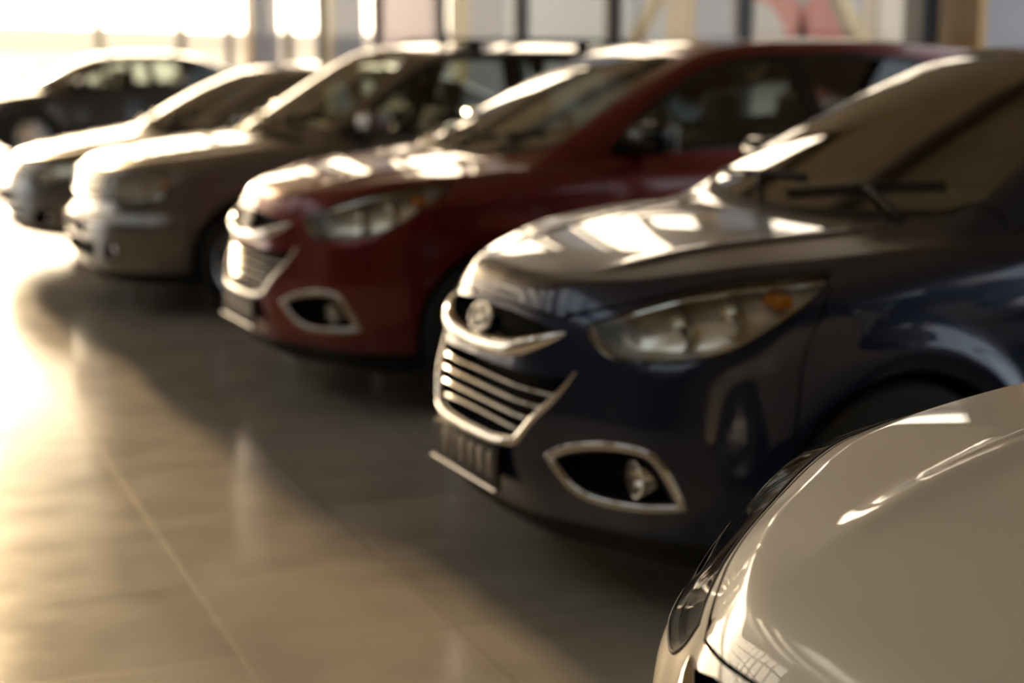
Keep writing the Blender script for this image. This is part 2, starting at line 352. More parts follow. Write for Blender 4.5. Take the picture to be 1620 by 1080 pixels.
def wheel(root,u,y,z,r,sg,spokes=5,w=.215):
    """tyre with an alloy rim; the visible face looks along sg*y"""
    ri=r*.70;h=w/2;m=MB()
    m.lathe([(ri,-h*.82),(ri+.012,-h*.98),(r*.90,-h),(r*.965,-h*.90),(r,-h*.70),(r,-h*.33),(r-.007,-h*.30),(r-.007,-h*.26),(r,-h*.23),(r,h*.23),(r-.007,h*.26),(r-.007,h*.30),(r,h*.33),(r,h*.70),(r*.965,h*.90),(r*.90,h),(ri+.012,h*.98),(ri,h*.82),(ri-.02,h*.5),(ri-.02,-h*.5),(ri,-h*.82)],axis=1,n=56)
    o=m.obj('wheel',MT['rubber'],root,50,loc=(u,y,z))
    m=MB();m.lathe([(ri-.03,-h*.8),(ri-.03,h*.6),(ri-.012,h*.80),(ri+.006,h*.90),(ri+.002,h*.80)],axis=1,n=48,sg=sg)
    for k in range(spokes):
        a=2*PI*k/spokes+.3
        for da in(-.17,.17):
            P=[];
            for t in np.linspace(0,1,7):
                rr=.05+t*(ri-.065);aa=a+da*(.35+.65*t);P.append((math.cos(aa)*rr,sg*(h*.70-.03*t+.05*t*(1-t)),math.sin(aa)*rr))
            m.sweep(P,np.array([0,sg,0]),[(-.5,.0),(-.35,.010),(.35,.010),(.5,.0),(.4,-.02),(-.4,-.02)] and [(-.017,0),(-.011,.010),(.011,.010),(.017,0),(.014,-.022),(-.014,-.022)])
    m.lathe([(.0,h*.84),(.028,h*.83),(.034,h*.76),(.075,h*.70),(.085,h*.55)],axis=1,n=24,sg=sg)
    m.obj('rim',MT['alloy'],o,40)
    m=MB();m.lathe([(0,0),(.15,0),(.155,-.012),(.0,-.014)],axis=1,n=32,c=(0,sg*h*.05,0),sg=sg);m.obj('brake_disc',MT['satin'],o,40)
    return o
def seats(root,u0,ymid,z0,top):
    for sg in(-1,1):
        m=MB();m.rbox((u0+.02,sg*ymid,z0),(.52,.50,.16),.06,(0,.10,0));o=m.obj('front_seat',MT['cloth'],root,60)
        m=MB();m.rbox((u0+.36,sg*ymid,z0+.34),(.13,.48,.62),.06,(0,.32,0));m.obj('backrest',MT['cloth'],o,60)
        zt=top-.06;m=MB();m.rbox((u0+.485,sg*ymid,zt-.06),(.10,.26,.18),.05,(0,.2,0));m.sweep([(u0+.455,sg*ymid-.06,zt-.28),(u0+.48,sg*ymid-.06,zt-.06)],np.array([1,0,0]),circ(.006,8)).sweep([(u0+.455,sg*ymid+.06,zt-.28),(u0+.48,sg*ymid+.06,zt-.06)],np.array([1,0,0]),circ(.006,8));m.obj('headrest',MT['headcloth'],o,60)
    m=MB();m.rbox((u0+.98,0,z0+.02),(.50,1.24,.16),.06,(0,.08,0));o=m.obj('rear_seat',MT['cloth'],root,60)
    m=MB();m.rbox((u0+1.30,0,z0+.32),(.14,1.24,.58),.06,(0,.36,0));m.obj('backrest',MT['cloth'],o,60)
    for y in(-.42,.42): m=MB();m.rbox((u0+1.43,y,top-.15),(.09,.26,.16),.045,(0,.2,0));m.obj('headrest',MT['headcloth'],o,60)
def build_car(root,D):
    F,_=make_body(D);h=D['h'];q=lambda y:D['qc']*(np.abs(y)/.7)**2.2;L=D['L'];cu=D['cowl_u'];P=D['paint']
    M=nets(F,(-.12,-1.0,.1),(L+.1,1.0,D['H']+.12),h)
    for fn in D.get('fine') or []: M=refine(M,F,fn)
    wh=D['wheels']
    for uw,zw,rw in wh: _,M=split(M,lambda u,y,z:np.maximum(np.hypot(u-uw,z-zw)-rw,.50-np.abs(y)))
    G={}
    ws=D['windshield'];gl=front(ws,D['roof_u']+.15);G['windshield'],M=cutout(M,gl)
    G['rear_window'],M=cutout(M,back(D['rear_glass'],L-D.get('rear_glass_u',.8)))
    # door windows
    sw=[]
    for nm,poly in D['side_glass']:
        p,M=cutout(M,sidep(poly));a,b=split(p,LEFT);sw.append((nm,a,b))
    G['lamp'],M=cutout(M,D['lamp_fn']);G['tail'],M=cutout(M,D['tail_fn'])
    ops=[]
    for nm,fn,off in D['openings']:
        p,M=cutout(M,fn);ops.append((nm,p,off))
    _,sh=split(M,lambda u,y,z:np.maximum(u-.72,.16-z))
    lin=sh
    # panels
    pil,M=cutout(M,sidep(smooth_poly(D['dlo'],4),.40))
    cow,M=cutout(M,lambda u,y,z:np.maximum(np.maximum(np.abs(u-q(y)-cu+.02)-.055,.95*zc_min(D)-z),np.abs(y)-D['cowl_y']))
    hood,M=cutout(M,D['hood_fn'],.006)
    doors=[]
    for nm,poly in D['doors']:
        p,M=cutout(M,sidep(poly,.45),.006);a,b=split(p,LEFT);doors.append((nm,a,b))
    bump,M=cutout(M,lambda u,y,z:np.maximum(u-D['seam'](z),z-1.02),.005)
    rb,M=cutout(M,lambda u,y,z:np.maximum(L-.48+.1*(z-.5)-u,z-D['tail_z']),.005)
    gate,M=cutout(M,back(D['gate'],L-.75),.006)
    clad=[]
    def lower(Mx): return split(Mx,lambda u,y,z:z-D['clad'])
    bl,bump=lower(bump);rl,rb=lower(rb);sl,M=lower(M)
    surf('body_shell',M,P,root);surf('hood',hood,P,root);surf('cowl_panel',cow,MT['dark'],root)
    b=surf('front_bumper',bump,P,root);surf('lower_lip',bl,MT['dark'],b)
    r=surf('rear_bumper',rb,P,root);surf('lower_lip',rl,MT['dark'],r)
    surf('underbody',sl,MT['dark'],root);surf('tailgate',gate,P,root)
    surf('cabin_lining',lin,MT['lining'],root,-.014,True)
    surf('windshield',G['windshield'],MT['glass'],root,-.002);surf('rear_window',G['rear_window'],MT['side'],root,-.002)
    dob={}
    for nm,a,b_ in doors:
        for sd,p in(('L',a),('R',b_)): dob[nm,sd]=surf(nm,p,P,root)
    for nm,a,b_ in sw:
        for sd,p in(('L',a),('R',b_)):
            par=dob.get((nm,sd));surf('door_window' if par else 'quarter_window',p,MT['side'],par or root,-.002)
    for nm,poly in D['doors']:
        uh,zh=D['handles'][nm];c,n=hits(F,[(uh+t,zh) for t in np.linspace(-.10,.10,9)])
        m=MB();m.sweep(c+n*(.012+.022*np.sin(np.linspace(0,PI,9)))[:,None],n,half_round(.026,.012))
        m.obj('handle',P if D['body_handles'] else MT['chrome'],dob[nm,'L']);m.mirror().obj('handle',P if D['body_handles'] else MT['chrome'],dob[nm,'R'])
    for p in split(pil,LEFT): surf('pillar_trim',p,MT['gloss'],root)
    # window trim, door mirror
    dl=dense(smooth_poly(D['dlo'],5),.03);c,n=hits(F,dl)
    m=MB();m.sweep(c,n,half_round(.022,.006,5),True);t=D['trim'];m.obj('window_trim',t,root);m.mirror().obj('window_trim',t,root)
    mu,mz=D['mirror'];my=float(hits(F,[(mu,mz-.06)])[0][0,1])
    def mir():
        m=MB();m.rbox((mu-.01,my+.15,mz),(.13,.22,.145),.055,(0,0,-.18));return m
    def stalk():
        s=MB();s.sweep([(mu+.02,my-.03,mz-.075),(mu+.01,my+.05,mz-.06),(mu,my+.13,mz-.045)],np.array([0,0,1]),[(-.035,-.012),(.035,-.012),(.03,.012),(-.03,.012)]);return s
    def face():
        s=MB();s.rbox((mu+.058,my+.15,mz),(.012,.185,.112),.005,(0,0,-.18));return s
    for fl in(False,True):
        k=(lambda x:x.mirror()) if fl else (lambda x:x)
        o=k(mir()).obj('door_mirror',D.get('mirror_mat',P),root,50);k(stalk()).obj('mirror_arm',MT['dark'],o);k(face()).obj('mirror_glass',MT['mirror'],o)
    # lamps
    a,b_=split(G['lamp'],LEFT)
    for p,sg in((a,1),(b_,-1)):
        o=surf('headlight',p,MT['lens'],root,.002)
        dy=np.array(D['lamp_off'])*[1,sg,1];pocket(p,dy,.12).obj('lamp_housing',MT['housing'],o,40)
        for kind,(bu,by,*bz),br in D['bulbs']:
            m=MB();c0_,n0_=hitd(F,[(bu,by)]);c=tuple((c0_[0]+np.array([.7,-.7,0])*bz[0]+np.array([.03,0,bz[1]]))*np.array([1,sg,1]))
            if kind=='bowl': m.lathe([(br*1.08,-.012),(br,-.014),(br*.93,.0),(br*.7,.018),(br*.35,.028),(.0,.032)],c=c,axis=0,n=32);m.lathe([(.0,-.004),(.016,.0),(.018,.02),(.016,.03)],c=c,axis=0,n=16);m.obj('reflector_bowl',MT['reflector'],o,50)
            elif kind=='projector':
                m.lathe([(0,-.026),(br*.4,-.023),(br*.72,-.012),(br*.82,.0)],c=c,axis=0,n=28);m.obj('projector_lens',MT['gloss'],o,50)
                m=MB();m.lathe([(br*.82,.004),(br*.86,-.010),(br*1.0,-.012),(br*1.08,.0),(br*1.08,.05)],c=c,axis=0,n=28);m.obj('projector_ring',MT['chrome'],o,50)
            else: m.rbox(c,(.05,.08,.035) if kind=='amber' else (.03,br*2,.02),.012);m.obj('indicator' if kind=='amber' else 'reflector_strip',MT['amber'] if kind=='amber' else MT['reflector'],o,50)
        if D.get('lamp_rim') is not None:
            c,n=hitd(F,dense(D['lamp_rim'],.012));ok=~np.isnan(c).any(1);m=MB();m.sweep(c[ok],n[ok],half_round(.007,.003,5),True)
            (m if sg>0 else m.mirror()).obj('lamp_seal',MT['dark'],o)
            rim=np.asarray(D['lamp_rim']);ctr=rim.mean(0);c,n=hitd(F,dense(ctr+(rim-ctr)*np.array([.965,.90]),.012));ok=~np.isnan(c).any(1);m=MB();m.sweep((c-n*.016)[ok],n[ok],half_round(.013,.006,5),True);(m if sg>0 else m.mirror()).obj('lamp_bezel',MT['satin'],o)
    a,b_=split(G['tail'],LEFT)
    for p in(a,b_):
        o=surf('tail_light',p,MT['redlens'],root,.002);pocket(p,(-.05,0,0),.08).obj('lamp_housing',MT['housing'],o,40)
    for nm,p,off in ops:
        parts=[(p,1)] if nm!='fog_lamp_recess' else list(zip(split(p,LEFT),(1,-1)))
        for pp,sg in parts: pocket(pp,np.array(off)*[1,sg,1],.04).obj(nm,MT['recess'],root,40)
    # wheels, arches, cabin
    for uw,zw,rw in wh:
        for sg in(-1,1):
            yw=D['track'];wheel(root,uw,sg*yw,D['tyre'],D['tyre'],sg,D.get('spokes',5))
            m=MB();m.lathe([(rw+.004,.30),(rw+.004,-.02),(rw-.02,-.05),(.02,-.05)],c=(uw,sg*.55,zw),axis=1,n=40,sg=sg,arc=(-1.95,1.95));m.obj('wheel_arch_liner',MT['lining'],root,60)
    seats(root,cu+.75,.36,.52,D['head_z'])
    dz=D['dash_z'];m=MB();m.rbox((cu+.40,0,dz-.13),(.62,1.26,.26),.10,(0,-.06,0));m.obj('dashboard',MT['lining'],root,60)
    m=MB();c=np.array([cu+.86,-.36,dz-.02]);th=np.linspace(0,2*PI,36,endpoint=False);e1=np.array([0,1,0]);e2=np.array([.45,0,.89]);R=[c+.185*(math.cos(x)*e1+math.sin(x)*e2) for x in th]
    m.sweep(R,np.cross(e1,e2),circ(.015,8),True)
    for x in(PI,0,-PI/2): m.sweep([c+.03*(math.cos(x)*e1+math.sin(x)*e2),c+.18*(math.cos(x)*e1+math.sin(x)*e2)],np.cross(e1,e2),[(-.018,-.006),(.018,-.006),(.018,.006),(-.018,.006)])
    m.rbox(c+[.02,0,0],(.06,.11,.09),.025,(0,-.47,0));m.obj('steering_wheel',MT['dark'],root,50)
    m=MB();zm=D['H']-.16;um=D['roof_u']+.06;m.rbox((um+.06,0,zm-.05),(.03,.22,.065),.014);m.sweep([(um-.04,0,zm+.03),(um+.05,0,zm-.04)],np.array([0,1,0]),circ(.01,8));m.obj('rear_view_mirror',MT['dark'],root,50)
    # wipers lie on the glass
    wz=D['wiper_z']
    for y0,y1 in((.66,.05),(.02,-.52)):
        t=np.linspace(0,1,16);yz=np.stack([y0+(y1-y0)*t,wz+.010+.045*np.sin(t*1.5)+.045*np.abs(y0+(y1-y0)*t)**2],1);c,n=hitf(F,yz)
        m=MB();m.sweep(c+n*.009,n,[(-.004,-.008),(.004,-.008),(.006,.005),(-.006,.005)]);o=m.obj('wiper',MT['dark'],root)
        tb=np.linspace(0,1,8);k=int(8);e0=np.array([y1-.02,wz-.030+.045*(y1*y1)]);e1=yz[k];c2,n2=hitf(F,e0+(e1-e0)*tb[:,None]);m=MB();m.sweep(c2+n2*(.014+.012*np.sin(tb*PI))[:,None],n2,[(-.007,-.004),(.007,-.004),(.005,.004),(-.005,.004)]);m.obj('wiper_arm',MT['dark'],o)
    return F
def zc_min(D): return float(D['zc'](D['cowl_u']))
# ------------------------------------------------------------------ the crossover (three of them stand in the row)
def both_y(p): return [(-a,b) for a,b in p[::-1]]+[(a,b) for a,b in p]
LAMP=smooth_poly([(.590,.832,0),(.771,.882),(.991,.933),(1.21,.966),(1.378,.982),(1.486,.987,0),(1.446,.936),(1.373,.892),(1.286,.847),(1.187,.804),(1.081,.780),(.933,.764),(.811,.760),(.702,.759),(.624,.793)],4)
_lip=C([(0,.853),(.15,.854),(.30,.847),(.37,.840),(.46,.822),(.6,.80)])
_lipf=lambda y:_lip(np.abs(y))
_hq=[(-.2,-.5),(-.2,.37),(.105,.37),(.13,.378),(.15,.403),(.184,.442),(.232,.494),(.29,.540),(.37,.592),(.45,.642),(.53,.686),(.60,.718),(.70,.755),(1.0,.785),(1.32,.80),(1.27,.72),(1.163,.60),(1.058,.40),(1.0,.20),(.985,0),(.985,-.5)]
HQ=smooth_poly([(a,b,0) if b in(-.5,.80) or a==-.2 else (a,b) for a,b in _hq],4)
FOG=smooth_poly([(.392,.474,0),(.46,.507),(.56,.530),(.645,.536),(.688,.527),(.715,.492),(.735,.442),(.748,.390,0),(.656,.378),(.53,.375),(.455,.402)],5)
UPG=[(0,.838),(.15,.838),(.28,.828),(.375,.803),(.36,.794),(.30,.785),(.157,.762),(0,.745)]
LOG=[(0,.692),(.20,.688),(.36,.686),(.425,.692),(.392,.628),(.332,.564),(.272,.502),(.18,.490),(0,.488)]
CROSS=dict(L=4.41,H=1.60,h=.018,nz=C([(.16,.20),(.22,.10),(.28,.045),(.36,.015),(.45,.0),(.55,.0),(.65,.012),(.75,.030),(.82,.056),(.86,.074),(.90,.096),(.98,.145),(1.1,.3)],.02),
 py=C([(0,0),(.15,.004),(.26,.016),(.35,.046),(.43,.088),(.50,.120),(.55,.143),(.65,.188),(.72,.245),(.80,.36),(.86,.50),(.92,.78)],.02),
 zc=C([(-.3,.82),(.0,.885),(.1,.925),(.25,.965),(.5,1.015),(.8,1.05),(1.1,1.075),(1.4,1.09),(2.0,1.08),(3.0,1.10),(3.6,1.13),(4.1,1.13),(4.6,1.08)],.06),
 crn=C([(-.3,.09),(.2,.075),(.6,.035),(1.0,.035),(1.5,.04),(4.6,.05)]),
 wp=C([(-.2,.85),(.3,.865),(.88,.888),(1.5,.882),(2.2,.884),(3.0,.892),(3.52,.898),(4.0,.88),(4.6,.80)],.08),
 sz=C([(.1,-.13),(.22,-.07),(.32,-.035),(.45,-.012),(.58,.0),(.7,.004),(.80,.0),(.90,-.012),(.98,-.03),(1.06,-.06),(1.2,-.14)],.025),
 rz=C([(.2,4.22),(.32,4.36),(.45,4.41),(.62,4.41),(.8,4.39),(.95,4.36),(1.1,4.33),(1.3,4.25),(1.5,4.10),(1.6,4.05)],.03),
 zr=C([(.5,.80),(.85,.985),(1.0,1.072),(1.3,1.225),(1.6,1.368),(1.85,1.477),(2.0,1.532),(2.2,1.572),(2.5,1.594),(2.9,1.597),(3.4,1.572),(3.9,1.515),(4.2,1.47),(4.35,1.44)],.025),
 q=.06,qc=.25,crown=.026,wheels=[(.88,.36,.375),(3.52,.36,.375)],cab=(.80,1.08,.42,.25,.05,.09),
 plate=[(.082,0),(.088,.13),(.094,.171),(.103,.215),(.114,.252),(.127,.283),(.148,.318),(.197,.380),(.245,.431),(.30,.483),(.405,.557),(.491,.613),(.60,.665),(.75,.712),(1.0,.75),(1.5,.79)],plate_w=.002,plate_slope=(.80,.48),nose_r=(.035,.065),
 ridge=(.298,.26,.010),cowl_u=1.04,roof_u=1.95,flare=.024,line=(.86,.045,.010),shoulder=.05,
 rear_glass=smooth_poly([(0,1.19,0),(.56,1.205),(.60,1.24),(.53,1.38),(.48,1.40),(0,1.41,0)],4),
 side_glass=[('front_door',smooth_poly([(1.50,1.112,0),(1.66,1.245),(1.94,1.397),(2.16,1.47),(2.46,1.493,0),(2.51,1.3),(2.525,1.13,0)],4)),
  ('rear_door',smooth_poly([(2.63,1.135,0),(2.605,1.3),(2.57,1.496,0),(2.9,1.496),(3.2,1.465,0),(3.32,1.361),(3.40,1.175,0)],4)),
  ('quarter',smooth_poly([(3.50,1.19,0),(3.44,1.344),(3.36,1.448,0),(3.58,1.413),(3.84,1.309,0),(3.80,1.24)],4))],
 doors=[('front_door',smooth_poly([(1.48,.31,0),(1.42,.55),(1.37,.95),(1.385,1.1),(1.62,1.268),(1.92,1.429),(2.15,1.498),(2.505,1.519,0),(2.56,1.3),(2.58,1.08),(2.58,.31,0)],4)),
  ('rear_door',smooth_poly([(2.602,.31,0),(2.602,1.08),(2.582,1.3),(2.53,1.52,0),(2.9,1.522),(3.25,1.496,0),(3.38,1.37),(3.46,1.15),(3.42,.95),(3.20,.76),(3.09,.52),(3.06,.31,0)],4))],
 handles={'front_door':(2.42,.955),'rear_door':(3.22,.985)},body_handles=True,
 dlo=[(1.455,1.098,0),(1.66,1.262),(1.94,1.41),(2.18,1.483),(2.5,1.507),(2.9,1.509),(3.3,1.478),(3.6,1.422),(3.89,1.3,0),(3.80,1.225),(3.4,1.155),(2.5,1.115)],trim=MT['gloss'],mirror_mat=MT['gloss'],
 mirror=(1.58,1.16),lamp_fn=lambda u,y,z:np.maximum(diag(LAMP,.80)(u,y,z),.36-np.abs(y)),lamp_rim=LAMP,lamp_off=(.085,-.07,.0),
 bulbs=[('bowl',(.93,.826,.060,0),.052),('bowl',(1.12,.866,.062,0),.044),('amber',(1.27,.915,.06,0),.02),('strip',(.70,.81,.05,0),.03)],
 tail_fn=lambda u,y,z:np.maximum(pdist(np.abs(y),z,[(.56,.99),(.72,.95),(1.0,.96),(1.0,1.10),(.74,1.13),(.58,1.10)]),3.95-u),
 openings=[('upper_grille_recess',front(both_y(UPG[::-1]),.5),(.09,0,0)),('lower_grille_recess',front(both_y(LOG[::-1]),.4),(.11,0,0)),('fog_lamp_recess',front(smooth_poly([(.412,.470,0),(.47,.492),(.56,.514),(.64,.521),(.678,.512),(.70,.482),(.72,.437),(.729,.404,0),(.656,.393),(.535,.391),(.467,.413)],5),.5),(.055,-.02,0))],
 hood_fn=lambda u,y,z:np.maximum(pdist(u,np.abs(y),HQ),np.maximum(.80-z,(_lipf(y)-z)*(u<.35)-1*(u>=.35))),cowl_y=.66,
 seam=C([(.2,.50),(.6,.545),(.75,.56),(.9,.62),(1.02,.72)]),tail_z=.93,gate=smooth_poly([(0,.62,0),(.52,.63),(.60,.80),(.61,1.2),(.57,1.43),(0,1.44,0)],4),clad=.29,
 track=.785,tyre=.35,head_z=1.37,dash_z=1.10,wiper_z=1.105,paint=MT['blue'],
 fine=[lambda u,y,z:((u<.85)&(z>.3)&(np.abs(pdist(u+np.abs(y),z,LAMP))<.03))|((u<.45)&(z>.33)&(z<.93))|((u<1.2)&(z>.84)&(np.abs(pdist(u,np.abs(y),CREASE))<.03))|((u<1.4)&(z>.8)&(np.abs(pdist(u,np.abs(y),HQ))<.012)),
  lambda u,y,z:(u<1.2)&(z>.84)&(np.abs(pdist(u,np.abs(y),CREASE))<.010),lambda u,y,z:(u<1.2)&(z>.84)&(np.abs(pdist(u,np.abs(y),CREASE))<.004)])
_cr=smooth_poly(CROSS['plate'],6,False);CREASE=np.concatenate([_cr,[(2.2,.8),(2.2,-.6),(.082,-.6)]])
CROSS['windshield']=smooth_poly([(0,1.520),(.25,1.515),(.455,1.497,0),(.495,1.465,0),(.675,1.150,0),(.62,1.118,0),(.35,1.097),(0,1.088),(-.35,1.097),(-.62,1.118,0),(-.675,1.150,0),(-.495,1.465,0),(-.455,1.497,0),(-.25,1.515)],4)
def crossover_front(root,F):
    # chrome wing bar under the badge
    y=np.linspace(-.392,.392,61);zb=C([(0,.730),(.155,.738),(.25,.752),(.32,.776),(.37,.797),(.41,.815)],.015);c,n=hitf(F,np.stack([y,zb(np.abs(y))],1))
    w=C([(0,.9),(.16,1.1),(.26,1.05),(.33,.75),(.375,.4),(.395,.08)])
    m=MB();m.sweep(c+n*.004,n,half_round(.050,.020,9),scale=w(np.abs(y)));m.obj('grille_bar',MT['chrome'],root,50)
    # chrome frame of the big lower grille
    p=dense([(.452,.712),(.425,.668),(.392,.622),(.333,.557),(.288,.503),(.272,.492),(.183,.480),(0,.477)],.02,False);p=np.concatenate([p*[-1,1],p[::-1][1:]])
    c,n=hitf(F,p);w=np.interp(np.abs(p[:,0]),[0,.25,.30,.40,.452],[1.25,1.2,.75,.65,.25]);m=MB();m.sweep(c+n*.003,n,half_round(.028,.014,9),scale=w);m.obj('grille_frame',MT['chrome'],root,50)
    for z in(.527,.566,.605,.644):
        ye=np.interp(z,[.498,.564,.628,.687],[.262,.325,.385,.42]);y=np.linspace(-ye,ye,41);c,n=hitf(F,np.stack([y,z+.012*(1-(y/ye)**2)-.006],1))
        m=MB();m.sweep(c-n*.020,n,half_round(.014,.014,7));m.obj('grille_slat',MT['satin'],root,50)
    # badge: an oval ring with a slanting letter
    (c,),(n,)=hitf(F,[(0,.797)]);ev=np.cross([0,1,0],n);ev/=np.linalg.norm(ev);ev=ev if ev[2]>0 else -ev;eh=np.array([0,-1.,0]);B=lambda a,b,o=.012:c+eh*a+ev*b+n*o
    th=np.linspace(0,2*PI,48,endpoint=False);m=MB();m.sweep([B(.068*math.cos(t),.038*math.sin(t)) for t in th],n,half_round(.011,.008,7),True)
    for s in(-1,1): m.sweep([B(s*.024+.010*t+ s*.010*t*t*s,.030*t) for t in np.linspace(-1,1,9)],n,half_round(.014,.008,7))
    m.sweep([B(a,-.004+a*.30) for a in np.linspace(-.026,.026,7)],n,half_round(.012,.008,7));m.obj('badge',MT['chrome'],root,50)
    m=MB();m.rbox(c+n*-.02+[.0,0,0],(.05,.05,.03),.01);m.obj('badge_mount',MT['dark'],root,50)
    # fog lamps in bright frames
    for fl in(False,True):
        k=(lambda x:x.mirror()) if fl else (lambda x:x)
        c,n=hitf(F,dense(FOG,.012));m=MB();m.sweep(c+n*.002,n,half_round(.026,.010,7),True);k(m).obj('fog_lamp_frame',MT['satin'],root,50)
        c=(.205,.640,.452);m=MB();m.lathe([(.0,-.018),(.02,-.016),(.036,-.008),(.041,.0)],c=c,axis=0,n=28);o=k(m).obj('fog_lamp',MT['lens'],root,50)
        m=MB();m.lathe([(.041,.002),(.043,-.010),(.050,-.010),(.052,.0),(.052,.05)],c=c,axis=0,n=28);k(m).obj('lamp_ring',MT['satin'],o,50)
        m=MB();m.lathe([(.040,.0),(.032,.018),(.018,.03),(.0,.034)],c=c,axis=0,n=28);k(m).obj('reflector_bowl',MT['reflector'],o,50)
    m=MB();m.rbox((-.012,0,.402),(.016,.47,.118),.006);o=m.obj('number_plate',MT['plate'],root,50)
    m=MB();P=[(-.028,-.238,.350),(-.028,.238,.350)];m.sweep([(-.020,-.24,.344),(-.020,.24,.344)],np.array([-1.,0,0]),half_round(.014,.010,7));m.obj('plate_holder',MT['satin'],o,50)
    m=MB();x=-.2
    for w,hh in((.028,.07),(.042,.07),(.034,.07),(.040,.07),(.024,.07),(.038,.07)):
        m.rbox((-.021,x+w/2,.412),(.004,w,hh),.0015,n=1);m.rbox((-.0215,x+w/2,.412+.012),(.004,w*.4,hh*.2),.001,n=1);x+=w+.030
    m.obj('plate_characters',MT['glyph'],o,50)
# ------------------------------------------------------------------ the estate car
ELAMP=[(.57,.665),(.585,.812),(.9,.835),(1.20,.832),(1.235,.80),(1.17,.70),(.95,.668)]
def sm(p,n=4): return smooth_poly(p,n)
ESTATE=dict(CROSS,qc=.20,crown=.05,nose_r=(.06,.06),L=4.45,H=1.575,h=.024,fine=None,
 nz=C([(.16,.14),(.22,.06),(.28,.015),(.36,.0),(.50,.0),(.55,.01),(.585,.045),(.62,.062),(.70,.07),(.78,.085),(.84,.12),(.92,.26),(1.02,.5)],.012),
 py=C([(0,0),(.3,.02),(.5,.06),(.62,.115),(.72,.20),(.80,.32),(.86,.52),(.9,.75)],.02),
 zc=C([(-.3,.79),(0,.845),(.15,.88),(.4,.925),(.8,.975),(1.15,1.01),(1.5,1.0),(2.5,1.0),(3.5,1.01),(4.6,1.0)],.06),
 crn=C([(-.3,.03),(.3,.035),(1.0,.04),(4.6,.05)]),wp=C([(-.2,.83),(.4,.845),(.9,.862),(2.2,.862),(3.4,.865),(4.0,.85),(4.6,.80)],.08),
 sz=C([(.1,-.10),(.22,-.05),(.34,-.015),(.5,.0),(.7,.0),(.82,-.012),(.92,-.035),(1.0,-.06),(1.2,-.12)],.025),
 rz=C([(.2,4.25),(.32,4.41),(.45,4.45),(.6,4.45),(.8,4.41),(1.0,4.37),(1.3,4.28),(1.5,4.18),(1.6,4.1)],.03),
 zr=C([(.5,.66),(.95,.95),(1.06,1.015),(1.3,1.165),(1.6,1.35),(1.8,1.465),(1.95,1.52),(2.2,1.55),(2.6,1.562),(3.4,1.55),(4.1,1.50),(4.35,1.47)],.025),
 q=.20,wheels=[(.87,.33,.355),(3.40,.33,.355)],cab=(.785,1.0,.26,.10,.04,.06),
 plate=[(.12,0),(.13,.3),(.16,.45),(.22,.56),(.35,.65),(.6,.70),(1.0,.73),(1.5,.76)],plate_slope=(.5,.25),ridge=(.40,.08,.010),cowl_u=1.08,roof_u=1.93,flare=.020,line=(.80,.01,.006),shoulder=.05,
 windshield=sm([(0,1.500),(.3,1.493),(.50,1.468,0),(.535,1.435,0),(.66,1.085,0),(.62,1.055,0),(.35,1.04),(0,1.035),(-.35,1.04),(-.62,1.055,0),(-.66,1.085,0),(-.535,1.435,0),(-.50,1.468,0),(-.3,1.493)]),
 rear_glass=sm([(0,1.03,0),(.58,1.04),(.62,1.08),(.56,1.38),(.52,1.41),(0,1.42,0)]),
 side_glass=[('front_door',sm([(1.48,1.035,0),(1.66,1.15),(1.95,1.345),(2.12,1.43),(2.25,1.455),(2.535,1.462,0),(2.545,1.035,0)])),('rear_door',sm([(2.68,1.035,0),(2.67,1.462,0),(3.05,1.458),(3.30,1.448,0),(3.42,1.2),(3.46,1.035,0)])),('quarter',sm([(3.56,1.04,0),(3.44,1.42,0),(3.9,1.39),(4.05,1.36,0),(4.12,1.06,0)]))],
 doors=[('front_door',sm([(1.44,.30,0),(1.38,.6),(1.36,1.0),(1.44,1.06),(1.64,1.178),(1.93,1.372),(2.11,1.458),(2.25,1.482),(2.60,1.488,0),(2.61,.30,0)])),('rear_door',sm([(2.63,.30,0),(2.62,1.488,0),(3.05,1.484),(3.33,1.472,0),(3.46,1.22),(3.50,1.0),(3.40,.82),(3.10,.66),(3.0,.45),(2.98,.30,0)]))],
 handles={'front_door':(2.45,.90),'rear_door':(3.28,.90)},dlo=[(1.43,1.02,0),(1.64,1.165),(1.94,1.36),(2.12,1.445),(2.25,1.470),(2.6,1.476),(3.3,1.465),(4.02,1.385,0),(4.16,1.04,0)],trim=MT['dark'],mirror=(1.60,1.10),mirror_mat=MT['silver'],
 lamp_fn=lambda u,y,z:np.maximum(diag(ELAMP,.60)(u,y,z),.42-np.abs(y)),lamp_rim=ELAMP,lamp_off=(.07,-.04,0),bulbs=[('bowl',(.72,.745,.07,0),.06),('bowl',(.90,.745,.08,0),.05),('amber',(1.10,.77,.06,0),.03)],
 tail_fn=lambda u,y,z:np.maximum(pdist(np.abs(y),z,[(.68,.75),(1.0,.75),(1.0,1.15),(.72,1.15)]),4.05-u),
 openings=[('upper_grille_recess',front([(-.38,.675),(.38,.675),(.41,.80),(-.41,.80)],.5),(.05,0,0)),('lower_grille_recess',front([(-.44,.33),(.44,.33),(.46,.43),(-.46,.43)],.4),(.05,0,0)),('fog_lamp_recess',front([(.53,.33),(.66,.34),(.67,.43),(.53,.43)],.5),(.05,-.02,0))],
 hood_fn=lambda u,y,z:np.maximum(pdist(u,np.abs(y),EHQ),.818-z),cowl_y=.66,seam=C([(.2,.47),(.5,.50),(.64,.52),(.66,.40),(.80,.40),(1.02,.40)]),tail_z=.72,gate=sm([(0,.72,0),(.55,.72),(.64,.80),(.66,1.1),(.60,1.43),(0,1.45,0)]),clad=.27,
 track=.755,tyre=.32,head_z=1.36,dash_z=1.03,wiper_z=1.06,paint=MT['silver'],spokes=6)
